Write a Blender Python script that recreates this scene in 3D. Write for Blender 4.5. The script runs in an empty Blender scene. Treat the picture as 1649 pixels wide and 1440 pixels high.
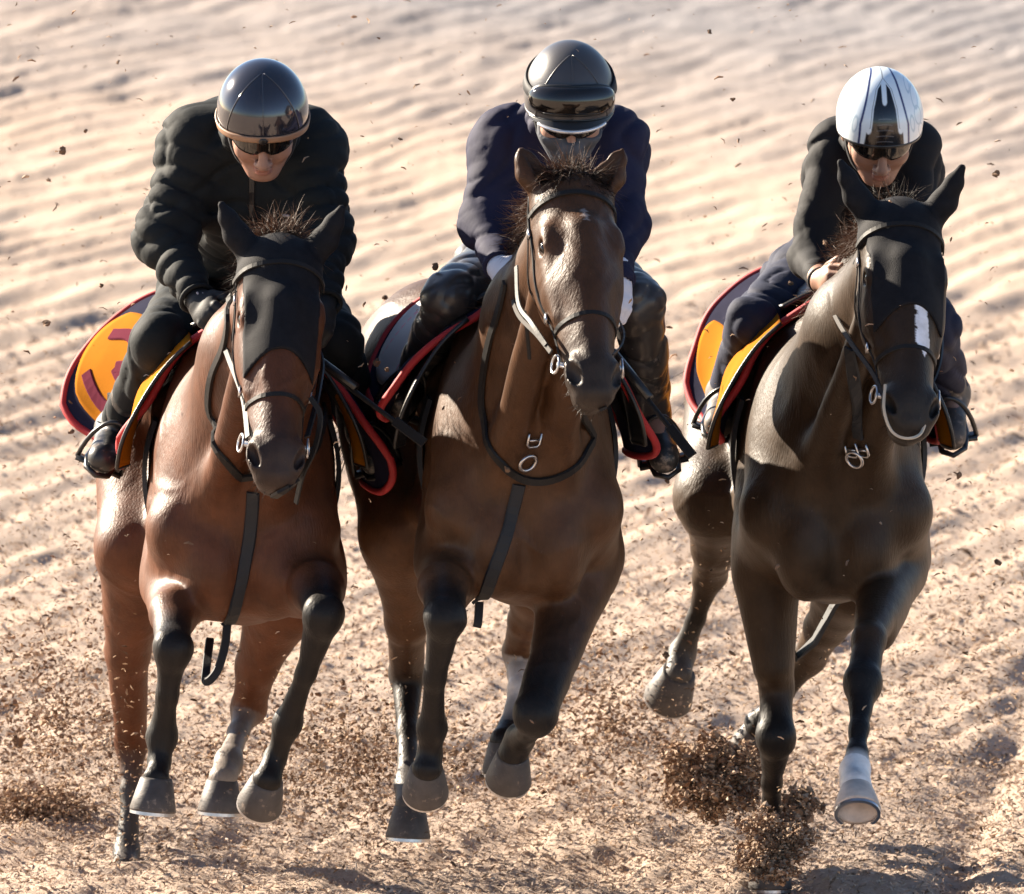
import bpy, math, random
import numpy as np
from mathutils import Vector, Matrix
from mathutils.bvhtree import BVHTree

random.seed(7)
rng = np.random.default_rng(7)
SC = bpy.context.scene
COL = SC.collection
R = math.radians

# ------------------------------------------------------------------ camera, sky, sun, exposure
DIST, PITCH, FPX = 24.0, R(9.0), 15480.0
CAM = np.array([0.0, -DIST * math.cos(PITCH), 1.33 + DIST * math.sin(PITCH)])
FWD = np.array([0.0, math.cos(PITCH), -math.sin(PITCH)])
UPV = np.array([0.0, math.sin(PITCH), math.cos(PITCH)])
cd = bpy.data.cameras.new('camera')
cam = bpy.data.objects.new('camera', cd)
COL.objects.link(cam)
cam.location = CAM
cam.rotation_euler = (R(90) - PITCH, 0, 0)
cd.sensor_fit = 'HORIZONTAL'
cd.sensor_width = 36
cd.lens = 36 * FPX / 1649
cd.clip_start = 0.5
cd.clip_end = 3000
cd.dof.use_dof = True
cd.dof.focus_distance = DIST + 0.1
cd.dof.aperture_fstop = 7.0
SC.camera = cam

SUN_AZ, SUN_EL = R(-52), R(24)          # azimuth clockwise from +Y (away from the camera)
world = bpy.data.worlds.new('World')
SC.world = world
world.use_nodes = True
wn = world.node_tree
sky = wn.nodes.new('ShaderNodeTexSky')
sky.sky_type = 'NISHITA'
sky.sun_disc = False
sky.sun_elevation = SUN_EL
sky.sun_rotation = SUN_AZ
sky.air_density = 0.7
sky.dust_density = 0.4
bg = wn.nodes['Background']
wn.links.new(sky.outputs[0], bg.inputs[0])
bg.inputs[1].default_value = 0.05
sd = bpy.data.lights.new('sun', 'SUN')
sd.energy = 5.0
sd.angle = R(0.5)
sd.color = (1.0, 0.87, 0.70)
sun = bpy.data.objects.new('sun', sd)
COL.objects.link(sun)
sdir = Vector((math.sin(SUN_AZ) * math.cos(SUN_EL), math.cos(SUN_AZ) * math.cos(SUN_EL), math.sin(SUN_EL)))
sun.rotation_euler = sdir.to_track_quat('Z', 'Y').to_euler()
sun.location = sdir * 30
SC.view_settings.view_transform = 'Standard'
SC.view_settings.look = 'None'
SC.view_settings.gamma = 1
SC.view_settings.exposure = 2.05


# ------------------------------------------------------------------ helpers
DEPTH = [0.0]                            # set while the left horse and rider are built: they run a little behind


def P(px, py, Y):
    """the point of the photograph's pixel (px, py) standing at depth Y"""
    Y = Y + DEPTH[0]
    d = FWD + np.array([(px - 824.5) / FPX, 0, 0]) + UPV * ((720 - py) / FPX)
    return CAM + d * ((Y - CAM[1]) / d[1])


def V3(*a): return np.array(a, dtype=float)
def nrm(v):
    v = np.asarray(v, float)
    return v / (np.linalg.norm(v) + 1e-12)


def hash2(i, j, s=0):
    h = (i.astype(np.int64) * 374761393 + j.astype(np.int64) * 668265263 + s * 1442695041) & 0xffffffff
    h = ((h ^ (h >> 13)) * 1274126177) & 0xffffffff
    return ((h ^ (h >> 16)) & 0xffff) / 65535.0


def vnoise(x, y, s=0):
    i = np.floor(x); j = np.floor(y)
    u = x - i; v = y - j
    u = u * u * (3 - 2 * u); v = v * v * (3 - 2 * v)
    a = hash2(i, j, s); b = hash2(i + 1, j, s); c = hash2(i, j + 1, s); d = hash2(i + 1, j + 1, s)
    return (a + (b - a) * u) * (1 - v) + (c + (d - c) * u) * v * 1.0


def nobj(name, V, F, mat=None, parent=None, smooth=True, cols=None, off=None):
    """one mesh object from vertices and faces (world coordinates)"""
    V = np.asarray(V, dtype=np.float32)
    base = np.zeros(3)
    q = parent
    while q is not None:
        base = base + np.array(q.location); q = q.parent
    if off is not None: base = np.array(off, float)
    me = bpy.data.meshes.new(name)
    V = V - base.astype(np.float32)
    if isinstance(F, np.ndarray):
        n, k = F.shape
        me.vertices.add(len(V)); me.vertices.foreach_set('co', V.ravel())
        me.loops.add(n * k); me.loops.foreach_set('vertex_index', F.astype(np.int32).ravel())
        me.polygons.add(n)
        me.polygons.foreach_set('loop_start', np.arange(0, n * k, k, dtype=np.int32))
        me.polygons.foreach_set('loop_total', np.full(n, k, dtype=np.int32))
        me.update(calc_edges=True)
    else:
        me.from_pydata([tuple(v) for v in V], [], F)
    me.polygons.foreach_set('use_smooth', np.full(len(me.polygons), smooth))
    if cols is not None:
        c = np.ones((len(V), 4), dtype=np.float32); c[:, :3] = cols
        at = me.color_attributes.new('coat', 'FLOAT_COLOR', 'POINT')
        at.data.foreach_set('color', c.ravel())
    if mat: me.materials.append(mat)
    o = bpy.data.objects.new(name, me)
    COL.objects.link(o)
    if parent is not None: o.parent = parent
    elif off is not None: o.location = off
    return o


def empty(name, loc, parent=None):
    o = bpy.data.objects.new(name, None)
    COL.objects.link(o)
    o.empty_display_size = 0.1
    base = np.zeros(3)
    q = parent
    while q is not None:
        base = base + np.array(q.location); q = q.parent
    o.location = np.array(loc) - base
    if parent is not None: o.parent = parent
    return o


def tag(o, label=None, cat=None, group=None, kind=None):
    if label: o['label'] = label
    if cat: o['category'] = cat
    if group: o['group'] = group
    if kind: o['kind'] = kind
    return o


class MB:
    flat = False
    """collects tubes, straps and sheets into one mesh"""
    def __init__(s): s.V = []; s.F = []; s.C = []
    def add(s, V, F):
        b = len(s.V)
        s.V += [tuple(v) for v in V]
        s.F += [tuple(i + b for i in f) for f in F]
        return s
    def tube(s, pts, r, n=8, closed=False, flat=1.0):
        pts = [np.asarray(p, float) for p in pts]
        m = len(pts)
        rr = [r] * m if np.isscalar(r) else r
        V = []; F = []
        prev = None
        for i in range(m):
            a = pts[(i - 1) % m] if (closed or i > 0) else pts[i]
            b = pts[(i + 1) % m] if (closed or i < m - 1) else pts[i]
            t = nrm(b - a)
            if prev is None:
                h = V3(0, 0, 1) if abs(t[2]) < .9 else V3(0, 1, 0)
                u = nrm(np.cross(t, h))
            else:
                u = nrm(prev - t * np.dot(prev, t))
            prev = u
            w = np.cross(t, u)
            for k in range(n):
                q = 2 * math.pi * k / n
                V.append(pts[i] + u * math.cos(q) * rr[i] + w * math.sin(q) * rr[i] * flat)
        for i in range(m if closed else m - 1):
            for k in range(n):
                a = i * n + k; b = i * n + (k + 1) % n
                c = ((i + 1) % m) * n + (k + 1) % n; d = ((i + 1) % m) * n + k
                F.append((a, d, c, b))
        if not closed:
            F.append(tuple(range(n))); F.append(tuple((m - 1) * n + k for k in range(n - 1, -1, -1)))
        return s.add(V, F)
    def strap(s, pts, nrms, w, th, closed=False):
        s.flat = True
        m = len(pts); V = []; F = []
        for i in range(m):
            a = pts[(i - 1) % m] if (closed or i > 0) else pts[i]
            b = pts[(i + 1) % m] if (closed or i < m - 1) else pts[i]
            t = nrm(np.asarray(b) - np.asarray(a)); nn = nrm(nrms[i] - t * np.dot(nrms[i], t)); u = np.cross(t, nn)
            p = np.asarray(pts[i], float)
            h = w / 2
            V += [p - u * h, p - u * h * .8 + nn * th, p + u * h * .8 + nn * th, p + u * h]
        for i in range(m if closed else m - 1):
            j = (i + 1) % m
            for k in range(4):
                F.append((i * 4 + k, i * 4 + (k + 1) % 4, j * 4 + (k + 1) % 4, j * 4 + k))
        if not closed:
            F.append((3, 2, 1, 0)); F.append(((m - 1) * 4, (m - 1) * 4 + 1, (m - 1) * 4 + 2, (m - 1) * 4 + 3))
        return s.add(V, F)
    def sheet(s, G, th):
        """grid of points G[i][j] made into a sheet of thickness th"""
        G = np.asarray(G, float); n, m, _ = G.shape
        du = np.gradient(G, axis=0); dv = np.gradient(G, axis=1)
        N = np.cross(du, dv); N /= (np.linalg.norm(N, axis=2, keepdims=True) + 1e-9)
        A = G + N * th / 2; B = G - N * th / 2
        V = np.concatenate([A.reshape(-1, 3), B.reshape(-1, 3)])
        F = []; o = n * m
        for i in range(n - 1):
            for j in range(m - 1):
                a, b, c, d = i * m + j, (i + 1) * m + j, (i + 1) * m + j + 1, i * m + j + 1
                F.append((a, b, c, d)); F.append((o + d, o + c, o + b, o + a))
        for i in range(n - 1):
            a, b = i * m, (i + 1) * m
            F.append((a, o + a, o + b, b)); a += m - 1; b += m - 1; F.append((a, b, o + b, o + a))
        for j in range(m - 1):
            a, b = j, j + 1
            F.append((a, b, o + b, o + a)); a += (n - 1) * m; b += (n - 1) * m; F.append((a, o + a, o + b, b))
        return s.add(V, F)
    def ball(s, c, r, ax=None, nu=14, nv=9):
        ax = np.eye(3) if ax is None else np.asarray(ax); r = np.ones(3) * r
        V = []; F = []
        for i in range(nv + 1):
            t = math.pi * i / nv
            for k in range(nu):
                q = 2 * math.pi * k / nu
                l = V3(math.sin(t) * math.cos(q), math.sin(t) * math.sin(q), math.cos(t)) * r
                V.append(np.asarray(c) + l @ ax)
        for i in range(nv):
            for k in range(nu):
                F.append((i * nu + k, (i + 1) * nu + k, (i + 1) * nu + (k + 1) % nu, i * nu + (k + 1) % nu))
        return s.add(V, F)
    def box(s, c, h, ax=None):
        ax = np.eye(3) if ax is None else np.asarray(ax)
        V = [np.asarray(c) + (V3(x, y, z) * h) @ ax for x in (-1, 1) for y in (-1, 1) for z in (-1, 1)]
        return s.add(V, [(0, 1, 3, 2), (4, 6, 7, 5), (0, 4, 5, 1), (2, 3, 7, 6), (0, 2, 6, 4), (1, 5, 7, 3)])
    def build(s, name, mat, parent=None, smooth=True, off=None):
        return nobj(name, np.array(s.V), s.F, mat, parent, smooth and not s.flat, off=off)


def spline(pts, n=8):
    """Catmull-Rom through the points"""
    p = [np.asarray(q, float) for q in pts]
    p = [2 * p[0] - p[1]] + p + [2 * p[-1] - p[-2]]
    out = []
    for i in range(1, len(p) - 2):
        for k in range(n):
            t = k / n
            out.append(.5 * (2 * p[i] + (p[i + 1] - p[i - 1]) * t + (2 * p[i - 1] - 5 * p[i] + 4 * p[i + 1] - p[i + 2]) * t * t
                             + (3 * p[i] - p[i - 1] - 3 * p[i + 1] + p[i + 2]) * t ** 3))
    out.append(p[-2])
    return out


# ---- signed distance bodies: round shapes blended smoothly, meshed as one surface
class Prim:
    def __init__(s, fn, lo, hi, k, sub=False): s.fn = fn; s.lo = lo; s.hi = hi; s.k = k; s.sub = sub


def ell(c, r, ax=None, k=.03, sub=False):
    c = np.asarray(c, float); r = np.asarray(r, float) * np.ones(3)
    ax = np.eye(3) if ax is None else np.asarray(ax, float)
    def fn(x, y, z):
        x = x - c[0]; y = y - c[1]; z = z - c[2]
        k0 = 0; k1 = 0
        for i in range(3):
            q = (x * ax[i, 0] + y * ax[i, 1] + z * ax[i, 2]) / r[i]
            k0 = k0 + q * q; k1 = k1 + (q / r[i]) ** 2
        k0 = np.sqrt(k0)
        return k0 * (k0 - 1) / np.sqrt(k1 + 1e-9)
    e = np.sqrt(((ax * r[:, None]) ** 2).sum(0))
    return Prim(fn, c - e, c + e, k, sub)


def cap(a, b, ra, rb, k=.03, w=None, s=1.0, sub=False, ring=None):
    """tapered capsule; s squeezes it along the axis w; ring=(amp, count, phase) puffs it"""
    a = np.asarray(a, float); b = np.asarray(b, float); d = b - a; L2 = max(float(d @ d), 1e-9)
    if w is not None: w = nrm(w)
    def fn(x, y, z):
        x = x - a[0]; y = y - a[1]; z = z - a[2]
        t = np.clip((x * d[0] + y * d[1] + z * d[2]) / L2, 0, 1)
        x = x - t * d[0]; y = y - t * d[1]; z = z - t * d[2]
        if w is not None:
            c = (x * w[0] + y * w[1] + z * w[2]) * (1 / s - 1)
            x = x + c * w[0]; y = y + c * w[1]; z = z + c * w[2]
        rr = ra + t * (rb - ra)
        if ring is not None: rr = rr + ring[0] * (np.sqrt(np.abs(np.sin(math.pi * (t * ring[1] + ring[2])))) - .75)
        dd = np.sqrt(x * x + y * y + z * z) - rr
        return dd * min(1.0, s) if w is not None else dd
    m = max(ra, rb) * max(1.0, s) + (ring[0] if ring else 0)
    return Prim(fn, np.minimum(a, b) - m, np.maximum(a, b) + m, k, sub)


class Field:
    def __init__(s, prims, h, fine=None, pad=.03, offset=0.0):
        lo = np.min([p.lo for p in prims if not p.sub], axis=0) - pad - abs(offset)
        hi = np.max([p.hi for p in prims if not p.sub], axis=0) + pad + abs(offset)
        s.ax = []
        for i in range(3):
            if fine and i in fine:                  # finer steps below / above a limit
                lim, hf, side = fine[i]
                q = [lo[i]]
                while q[-1] < hi[i]:
                    q.append(q[-1] + (hf if (q[-1] < lim) == (side < 0) else h))
                s.ax.append(np.array(q, dtype=np.float32))
            else:
                s.ax.append(np.arange(lo[i], hi[i] + h, h, dtype=np.float32))
        s.f = np.ones([len(a) for a in s.ax], dtype=np.float32)
        for p in prims:
            m = p.k + .03 + abs(offset)
            sl = tuple(slice(max(0, np.searchsorted(s.ax[i], p.lo[i] - m) - 1), np.searchsorted(s.ax[i], p.hi[i] + m) + 1) for i in range(3))
            x = s.ax[0][sl[0]][:, None, None]; y = s.ax[1][sl[1]][None, :, None]; z = s.ax[2][sl[2]][None, None, :]
            if x.size == 0 or y.size == 0 or z.size == 0: continue
            d = p.fn(x, y, z).astype(np.float32)
            g = s.f[sl]
            if p.sub:
                e = -d; q = np.clip(.5 - .5 * (g - e) / p.k, 0, 1)
                s.f[sl] = g + (e - g) * q + p.k * q * (1 - q)
            else:
                q = np.clip(.5 + .5 * (g - d) / p.k, 0, 1)
                s.f[sl] = g + (d - g) * q - p.k * q * (1 - q)
        s.f -= offset
    def near(s, fn, band=.03):
        """f += fn(x, y, z) close to the surface"""
        i = np.nonzero(np.abs(s.f) < band)
        s.f[i] += fn(s.ax[0][i[0]], s.ax[1][i[1]], s.ax[2][i[2]]).astype(np.float32)
    def clip(s, fn):
        """keep only where fn < 0"""
        x = s.ax[0][:, None, None]; y = s.ax[1][None, :, None]; z = s.ax[2][None, None, :]
        s.f = np.maximum(s.f, fn(x, y, z).astype(np.float32))
    def mesh(s):
        f = s.f; S = f < 0
        n = f.shape
        cnt = np.zeros([q - 1 for q in n], dtype=np.int8)
        for a in (0, 1):
            for b in (0, 1):
                for c in (0, 1):
                    cnt += S[a:n[0] - 1 + a, b:n[1] - 1 + b, c:n[2] - 1 + c]
        act = (cnt > 0) & (cnt < 8)
        I = np.argwhere(act)
        idx = np.full(act.shape, -1, dtype=np.int32)
        idx[act] = np.arange(len(I), dtype=np.int32)
        acc = np.zeros((len(I), 3)); num = np.zeros(len(I))
        for axis in range(3):
            for u in (0, 1):
                for v in (0, 1):
                    A = I.copy(); o = [q for q in range(3) if q != axis]
                    A[:, o[0]] += u; A[:, o[1]] += v
                    B = A.copy(); B[:, axis] += 1
                    fa = f[A[:, 0], A[:, 1], A[:, 2]]; fb = f[B[:, 0], B[:, 1], B[:, 2]]
                    m = (fa < 0) != (fb < 0)
                    t = (fa[m] / (fa[m] - fb[m]))[:, None]
                    pa = np.stack([s.ax[q][A[m, q]] for q in range(3)], 1); pb = np.stack([s.ax[q][B[m, q]] for q in range(3)], 1)
                    acc[m] += pa + (pb - pa) * t; num[m] += 1
        V = acc / num[:, None]
        Fs = []
        for axis in range(3):
            o1, o2 = (axis + 1) % 3, (axis + 2) % 3
            lo = [slice(None)] * 3; hi = [slice(None)] * 3
            lo[axis] = slice(0, n[axis] - 1); hi[axis] = slice(1, n[axis])
            a = S[tuple(lo)]; b = S[tuple(hi)]
            E = np.argwhere(a != b)
            E = E[(E[:, o1] > 0) & (E[:, o1] < n[o1] - 1) & (E[:, o2] > 0) & (E[:, o2] < n[o2] - 1)]
            ins = a[E[:, 0], E[:, 1], E[:, 2]]
            def cell(du, dv):
                q = E.copy(); q[:, o1] += du; q[:, o2] += dv
                return idx[q[:, 0], q[:, 1], q[:, 2]]
            q = np.stack([cell(-1, -1), cell(0, -1), cell(0, 0), cell(-1, 0)], 1)
            q[~ins] = q[~ins][:, ::-1]
            Fs.append(q)
        return V, np.concatenate(Fs)


def bvh_of(V, F): return BVHTree.FromPolygons([tuple(v) for v in V], [tuple(int(i) for i in f) for f in F])


def onto(bvh, p, off):
    l, n, i, d = bvh.find_nearest(Vector(p))
    return np.array(l) + np.array(n) * off, np.array(n)


def sines(seed, freq, n=5, stretch=(1, 1, 1)):
    g = np.random.default_rng(seed)
    K = g.normal(size=(n, 3)); K /= np.linalg.norm(K, axis=1, keepdims=True)
    K = K * freq * g.uniform(.6, 1.5, (n, 1)) * np.array(stretch); ph = g.uniform(0, 6.28, n)
    def fn(x, y, z):
        wx = x + .02 * np.sin(z * 31 + y * 17); wz = z + .02 * np.sin(x * 27 - y * 23)
        o = 0
        for i in range(n): o = o + np.sin(K[i, 0] * wx + K[i, 1] * y + K[i, 2] * wz + ph[i])
        return o / n
    return fn


# ------------------------------------------------------------------ materials
def mat(name, color, rough=.6, metal=0.0, spec=.5, bump=None, attr=False, var=None, sheen=0.0, coat=0.0, trans=None, dirt=None, aniso=None):
    m = bpy.data.materials.new(name); m.use_nodes = True
    nt = m.node_tree; N = nt.nodes; Lk = nt.links
    b = N['Principled BSDF']
    b.inputs['Base Color'].default_value = (*color, 1)
    b.inputs['Roughness'].default_value = rough
    b.inputs['Metallic'].default_value = metal
    b.inputs['Specular IOR Level'].default_value = spec
    b.inputs['Sheen Weight'].default_value = sheen
    b.inputs['Coat Weight'].default_value = coat
    b.inputs['Coat Roughness'].default_value = .08
    src = None
    tc = N.new('ShaderNodeTexCoord')
    if attr:
        a = N.new('ShaderNodeAttribute'); a.attribute_name = 'coat'; src = a.outputs['Color']
    if var:                                              # (scale, amount) mottled colour
        nz = N.new('ShaderNodeTexNoise'); nz.inputs['Scale'].default_value = var[0]; nz.inputs['Detail'].default_value = 9; nz.inputs['Roughness'].default_value = .62
        Lk.new(tc.outputs['Object'], nz.inputs['Vector'])
        mr = N.new('ShaderNodeMapRange'); mr.inputs['From Min'].default_value = .3; mr.inputs['From Max'].default_value = .7
        mr.inputs['To Min'].default_value = 1 - var[1]; mr.inputs['To Max'].default_value = 1 + var[1]
        Lk.new(nz.outputs['Fac'], mr.inputs['Value'])
        mx = N.new('ShaderNodeVectorMath'); mx.operation = 'SCALE'
        if src is not None: Lk.new(src, mx.inputs[0])
        else: mx.inputs[0].default_value = color
        Lk.new(mr.outputs[0], mx.inputs['Scale']); src = mx.outputs[0]
    if dirt:                                             # (colour, scale, threshold, amount) splashes of sand
        nz = N.new('ShaderNodeTexNoise'); nz.inputs['Scale'].default_value = dirt[1]; nz.inputs['Detail'].default_value = 8
        nz.inputs['Roughness'].default_value = .7
        Lk.new(tc.outputs['Object'], nz.inputs['Vector'])
        mr = N.new('ShaderNodeMapRange'); mr.inputs['From Min'].default_value = dirt[2]; mr.inputs['From Max'].default_value = dirt[2] + .12
        mr.inputs['To Max'].default_value = dirt[3]
        Lk.new(nz.outputs['Fac'], mr.inputs['Value'])
        mx = N.new('ShaderNodeMix'); mx.data_type = 'RGBA'
        Lk.new(mr.outputs[0], mx.inputs['Factor'])
        if src is not None: Lk.new(src, mx.inputs['A'])
        else: mx.inputs['A'].default_value = (*color, 1)
        mx.inputs['B'].default_value = (*dirt[0], 1); src = mx.outputs['Result']
    if src is not None: Lk.new(src, b.inputs['Base Color'])
    if bump:                                             # (scale, strength, distance[, stretch])
        nz = N.new('ShaderNodeTexNoise'); nz.inputs['Scale'].default_value = bump[0]; nz.inputs['Detail'].default_value = 6
        if len(bump) > 3:
            mp = N.new('ShaderNodeMapping'); mp.inputs['Scale'].default_value = bump[3]
            Lk.new(tc.outputs['Object'], mp.inputs['Vector']); Lk.new(mp.outputs[0], nz.inputs['Vector'])
        else: Lk.new(tc.outputs['Object'], nz.inputs['Vector'])
        bp = N.new('ShaderNodeBump'); bp.inputs['Strength'].default_value = bump[1]; bp.inputs['Distance'].default_value = bump[2]
        Lk.new(nz.outputs['Fac'], bp.inputs['Height']); Lk.new(bp.outputs[0], b.inputs['Normal'])
    if trans:
        b.inputs['Subsurface Weight'].default_value = trans
        b.inputs['Subsurface Radius'].default_value = (.01, .004, .002)
        b.inputs['Subsurface Scale'].default_value = .5
    return m


SAND = (.44, .335, .26)
M = dict(
    coat=mat('horse_coat', (.1, .05, .03), .46, 0, .2, (170, .55, .003, (1, 1, .22)), attr=True, var=(14, .28), dirt=(SAND, 70, .66, .35)),
    hoof=mat('hoof_horn', (.075, .065, .06), .55, 0, .35, (60, .3, .003, (1, 1, 4)), var=(20, .3), dirt=(SAND, 35, .58, .5)),
    pale_hoof=mat('pale_hoof_horn', (.60, .50, .43), .55, 0, .4, (60, .3, .003, (1, 1, 4)), var=(20, .25)),
    steel=mat('steel', (.55, .55, .57), .3, 1.0),
    eye=mat('eye_dark', (.012, .008, .006), .08, 0, .6),
    hair=mat('mane_hair', (.095, .055, .036), .5, 0, .3),
    dark_hair=mat('black_hair', (.025, .016, .012), .5, 0, .3),
    hood=mat('black_knit_hood', (.011, .011, .0135), .75, 0, .14, (400, .5, .002), var=(40, .25)),
    leather=mat('black_leather', (.014, .013, .013), .55, 0, .22, (120, .25, .002)),
    web=mat('black_webbing', (.016, .017, .02), .7, 0, .4, (300, .3, .001)),
    navy=mat('navy_cloth', (.018, .018, .038), .95, 0, .06, (500, .4, .001), var=(12, .2), dirt=(SAND, 40, .66, .5)),
    red=mat('red_binding', (.42, .025, .03), .65, 0, .4, (300, .3, .001), var=(15, .15)),
    yellow=mat('yellow_cloth', (.36, .125, .005), .95, 0, .06, (200, .25, .001), var=(10, .1)),
    maroon=mat('maroon_print', (.12, .018, .035), .95, 0, .06),
    white=mat('white_cloth', (.42, .39, .40), .6, 0, .4, (200, .2, .001)),
    pink=mat('pink_edge', (.6, .2, .25), .6),
    blue=mat('blue_patch', (.03, .05, .2), .6),
    saddle=mat('saddle_leather', (.02, .018, .017), .35, 0, .5, (90, .2, .002), var=(8, .25)),
    brown_leather=mat('dusty_brown_leather', (.07, .05, .042), .55, 0, .4, (80, .3, .002), var=(20, .25)),
    skin=mat('skin', (.46, .27, .20), .5, 0, .4, (150, .15, .001), attr=True, var=(30, .08), trans=.12),
    jacket_black=mat('black_quilted_nylon', (.011, .0135, .0145), .78, 0, .22, (70, .25, .004), var=(8, .15), dirt=(SAND, 120, .70, .5)),
    jacket_navy=mat('navy_nylon', (.017, .017, .042), .78, 0, .22, (60, .25, .004), var=(8, .15), dirt=(SAND, 120, .71, .5)),
    jacket_thin=mat('black_thin_nylon', (.010, .010, .012), .78, 0, .22, (60, .25, .004), var=(8, .15)),
    trouser_black=mat('black_trouser', (.009, .012, .014), .78, 0, .22, (60, .3, .004), var=(8, .2)),
    trouser_navy=mat('navy_trouser', (.018, .022, .045), .78, 0, .22, (60, .3, .004), var=(8, .2)),
    chaps=mat('shiny_black_chaps', (.05, .044, .042), .42, 0, .5, (60, .2, .003), var=(8, .25), coat=.2),
    boot=mat('black_boot', (.02, .02, .021), .4, 0, .5, (90, .3, .002), dirt=(SAND, 30, .56, .5)),
    boot_brown=mat('brown_boot', (.06, .05, .045), .55, 0, .4, (90, .3, .002), dirt=(SAND, 30, .55, .5)),
    glove_black=mat('black_glove', (.012, .013, .014), .6, 0, .4, (200, .3, .001)),
    glove_white=mat('white_glove', (.68, .68, .74), .6, 0, .4, (200, .3, .001)),
    helmet_black=mat('gloss_black_helmet', (.035, .035, .045), .12, .35, .6, None, coat=.8),
    helmet_grey=mat('grey_silk_cover', (.06, .058, .062), .38, .1, .5, (220, .2, .001), coat=.15),
    helmet_print=mat('printed_helmet', (.8, .85, .9), .2, 0, .5, None, attr=True, coat=.5),
    tan=mat('tan_band', (.30, .17, .10), .5),
    lens=mat('dark_lens', (.012, .01, .009), .06, .2, .8),
    frame=mat('black_plastic', (.015, .015, .016), .3),
    mask=mat('grey_mask', (.085, .09, .105), .8, 0, .3, (300, .3, .001)),
    silver=mat('silver_edge', (.7, .7, .72), .25, .6),
    rein_grey=mat('sweaty_grey_rein', (.05, .045, .042), .7, 0, .12, (200, .3, .001)),
    rope=mat('pale_rope', (.55, .48, .38), .7, 0, .3, (300, .4, .002)),
)

for k_ in ('hair', 'dark_hair'):                       # light passes through thin hair
    nt = M[k_].node_tree; tb = nt.nodes.new('ShaderNodeBsdfTranslucent'); ms = nt.nodes.new('ShaderNodeMixShader')
    tb.inputs[0].default_value = tuple(min(1, v * 2.4) for v in M[k_].node_tree.nodes['Principled BSDF'].inputs['Base Color'].default_value[:3]) + (1,)
    ms.inputs[0].default_value = .45
    nt.links.new(nt.nodes['Principled BSDF'].outputs[0], ms.inputs[1]); nt.links.new(tb.outputs[0], ms.inputs[2])
    nt.links.new(ms.outputs[0], nt.nodes['Material Output'].inputs[0])

# ------------------------------------------------------------------ ground
def ground_z(x, y):
    th = R(66)
    wob = vnoise(x * .22, y * .10, 3) * 2.2
    q = (x * math.sin(th) - y * math.cos(th)) / .24 + wob + .9 * vnoise(x * 1.5, y * .7, 5) + .35 * vnoise(x * 5, y * 2.2, 6)
    rid = np.abs((q % 1.0) - .5) * 2
    rid = rid * rid * (3 - 2 * rid)
    amp = .021 * (.45 + .75 * vnoise(x * .9, y * .33, 9))
    z = rid * amp * np.clip((y - 2.0) / 6.0, .10, 1.1)
    near = np.clip(1.2 - y / 9.0, .55, 1)
    al = x * math.cos(th) + y * math.sin(th); ac = x * math.sin(th) - y * math.cos(th)
    z = z + .018 * vnoise(al * .9, ac * 8, 51) * np.clip(y / 4, .2, 1) + .02 * vnoise(al * 2.3, ac * 17, 52) * np.clip(y / 4, .2, 1)
    z = z + .025 * vnoise(x * .8, y * .35, 11) + .045 * near * vnoise(x * 2.6, y * 1.6, 12)
    p = vnoise(x * 4.2, y * 3.2, 21); z = z - .05 * np.clip(1.3 - y / 5, 0, 1) * np.clip(p - .62, 0, 1) / .38          # hoof pocks
    c = np.abs(vnoise(x * 11, y * 9, 31) - .5) * 2
    near = near * np.clip(1.15 - .35 * y, .42, 1)
    z = z + near * (.020 * (1 - c) ** 2 + .016 * vnoise(x * 22, y * 19, 33) + .011 * vnoise(x * 47, y * 41, 35))
    # two shallow wheel tracks on the right
    tr = x - 1.15 - .10 * (y - 1) - .02 * (y - 1) ** 2 * .4
    z = z - .035 * np.exp(-(tr / .07) ** 2) - .03 * np.exp(-((tr - .42) / .08) ** 2)
    return z - .09


def axis_steps(a, b, h0, dense_lo, dense_hi, grow, hmax):
    q = [dense_lo]
    while q[-1] < dense_hi: q.append(q[-1] + h0)
    h = h0
    while q[-1] < b: h = min(h * grow, hmax); q.append(q[-1] + h)
    r = []; h = h0; t = dense_lo
    while t > a: h = min(h * grow, hmax); t -= h; r.append(t)
    return np.array(r[::-1] + q)


gx = axis_steps(-300, 300, .017, -2.3, 2.3, 1.05, 20)
gy = axis_steps(-60, 900, .017, -2.2, 3.0, 1.006, 40)
GX, GY = np.meshgrid(gx, gy, indexing='ij')
GZ = ground_z(GX, GY)
nx_, ny_ = GX.shape
GI = np.arange(nx_ * ny_, dtype=np.int32).reshape(nx_, ny_)
GF = np.stack([GI[:-1, :-1], GI[1:, :-1], GI[1:, 1:], GI[:-1, 1:]], -1).reshape(-1, 4)
gm = mat('track_surface', SAND, .9, 0, .25)
nt = gm.node_tree; N = nt.nodes; Lk = nt.links; pb = N['Principled BSDF']
tc = N.new('ShaderNodeTexCoord')
def gnoise(scale, detail, rough=.6, sc=(1, 1, 1)):
    mp = N.new('ShaderNodeMapping'); mp.inputs['Scale'].default_value = sc; Lk.new(tc.outputs['Object'], mp.inputs[0])
    n = N.new('ShaderNodeTexNoise'); n.inputs['Scale'].default_value = scale; n.inputs['Detail'].default_value = detail
    n.inputs['Roughness'].default_value = rough; Lk.new(mp.outputs[0], n.inputs['Vector']); return n.outputs['Fac']
def gramp(src, stops):
    r = N.new('ShaderNodeValToRGB'); Lk.new(src, r.inputs[0])
    while len(r.color_ramp.elements) < len(stops): r.color_ramp.elements.new(.5)
    for e, (p, c) in zip(r.color_ramp.elements, stops): e.position = p; e.color = (*c, 1)
    return r.outputs[0]
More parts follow.
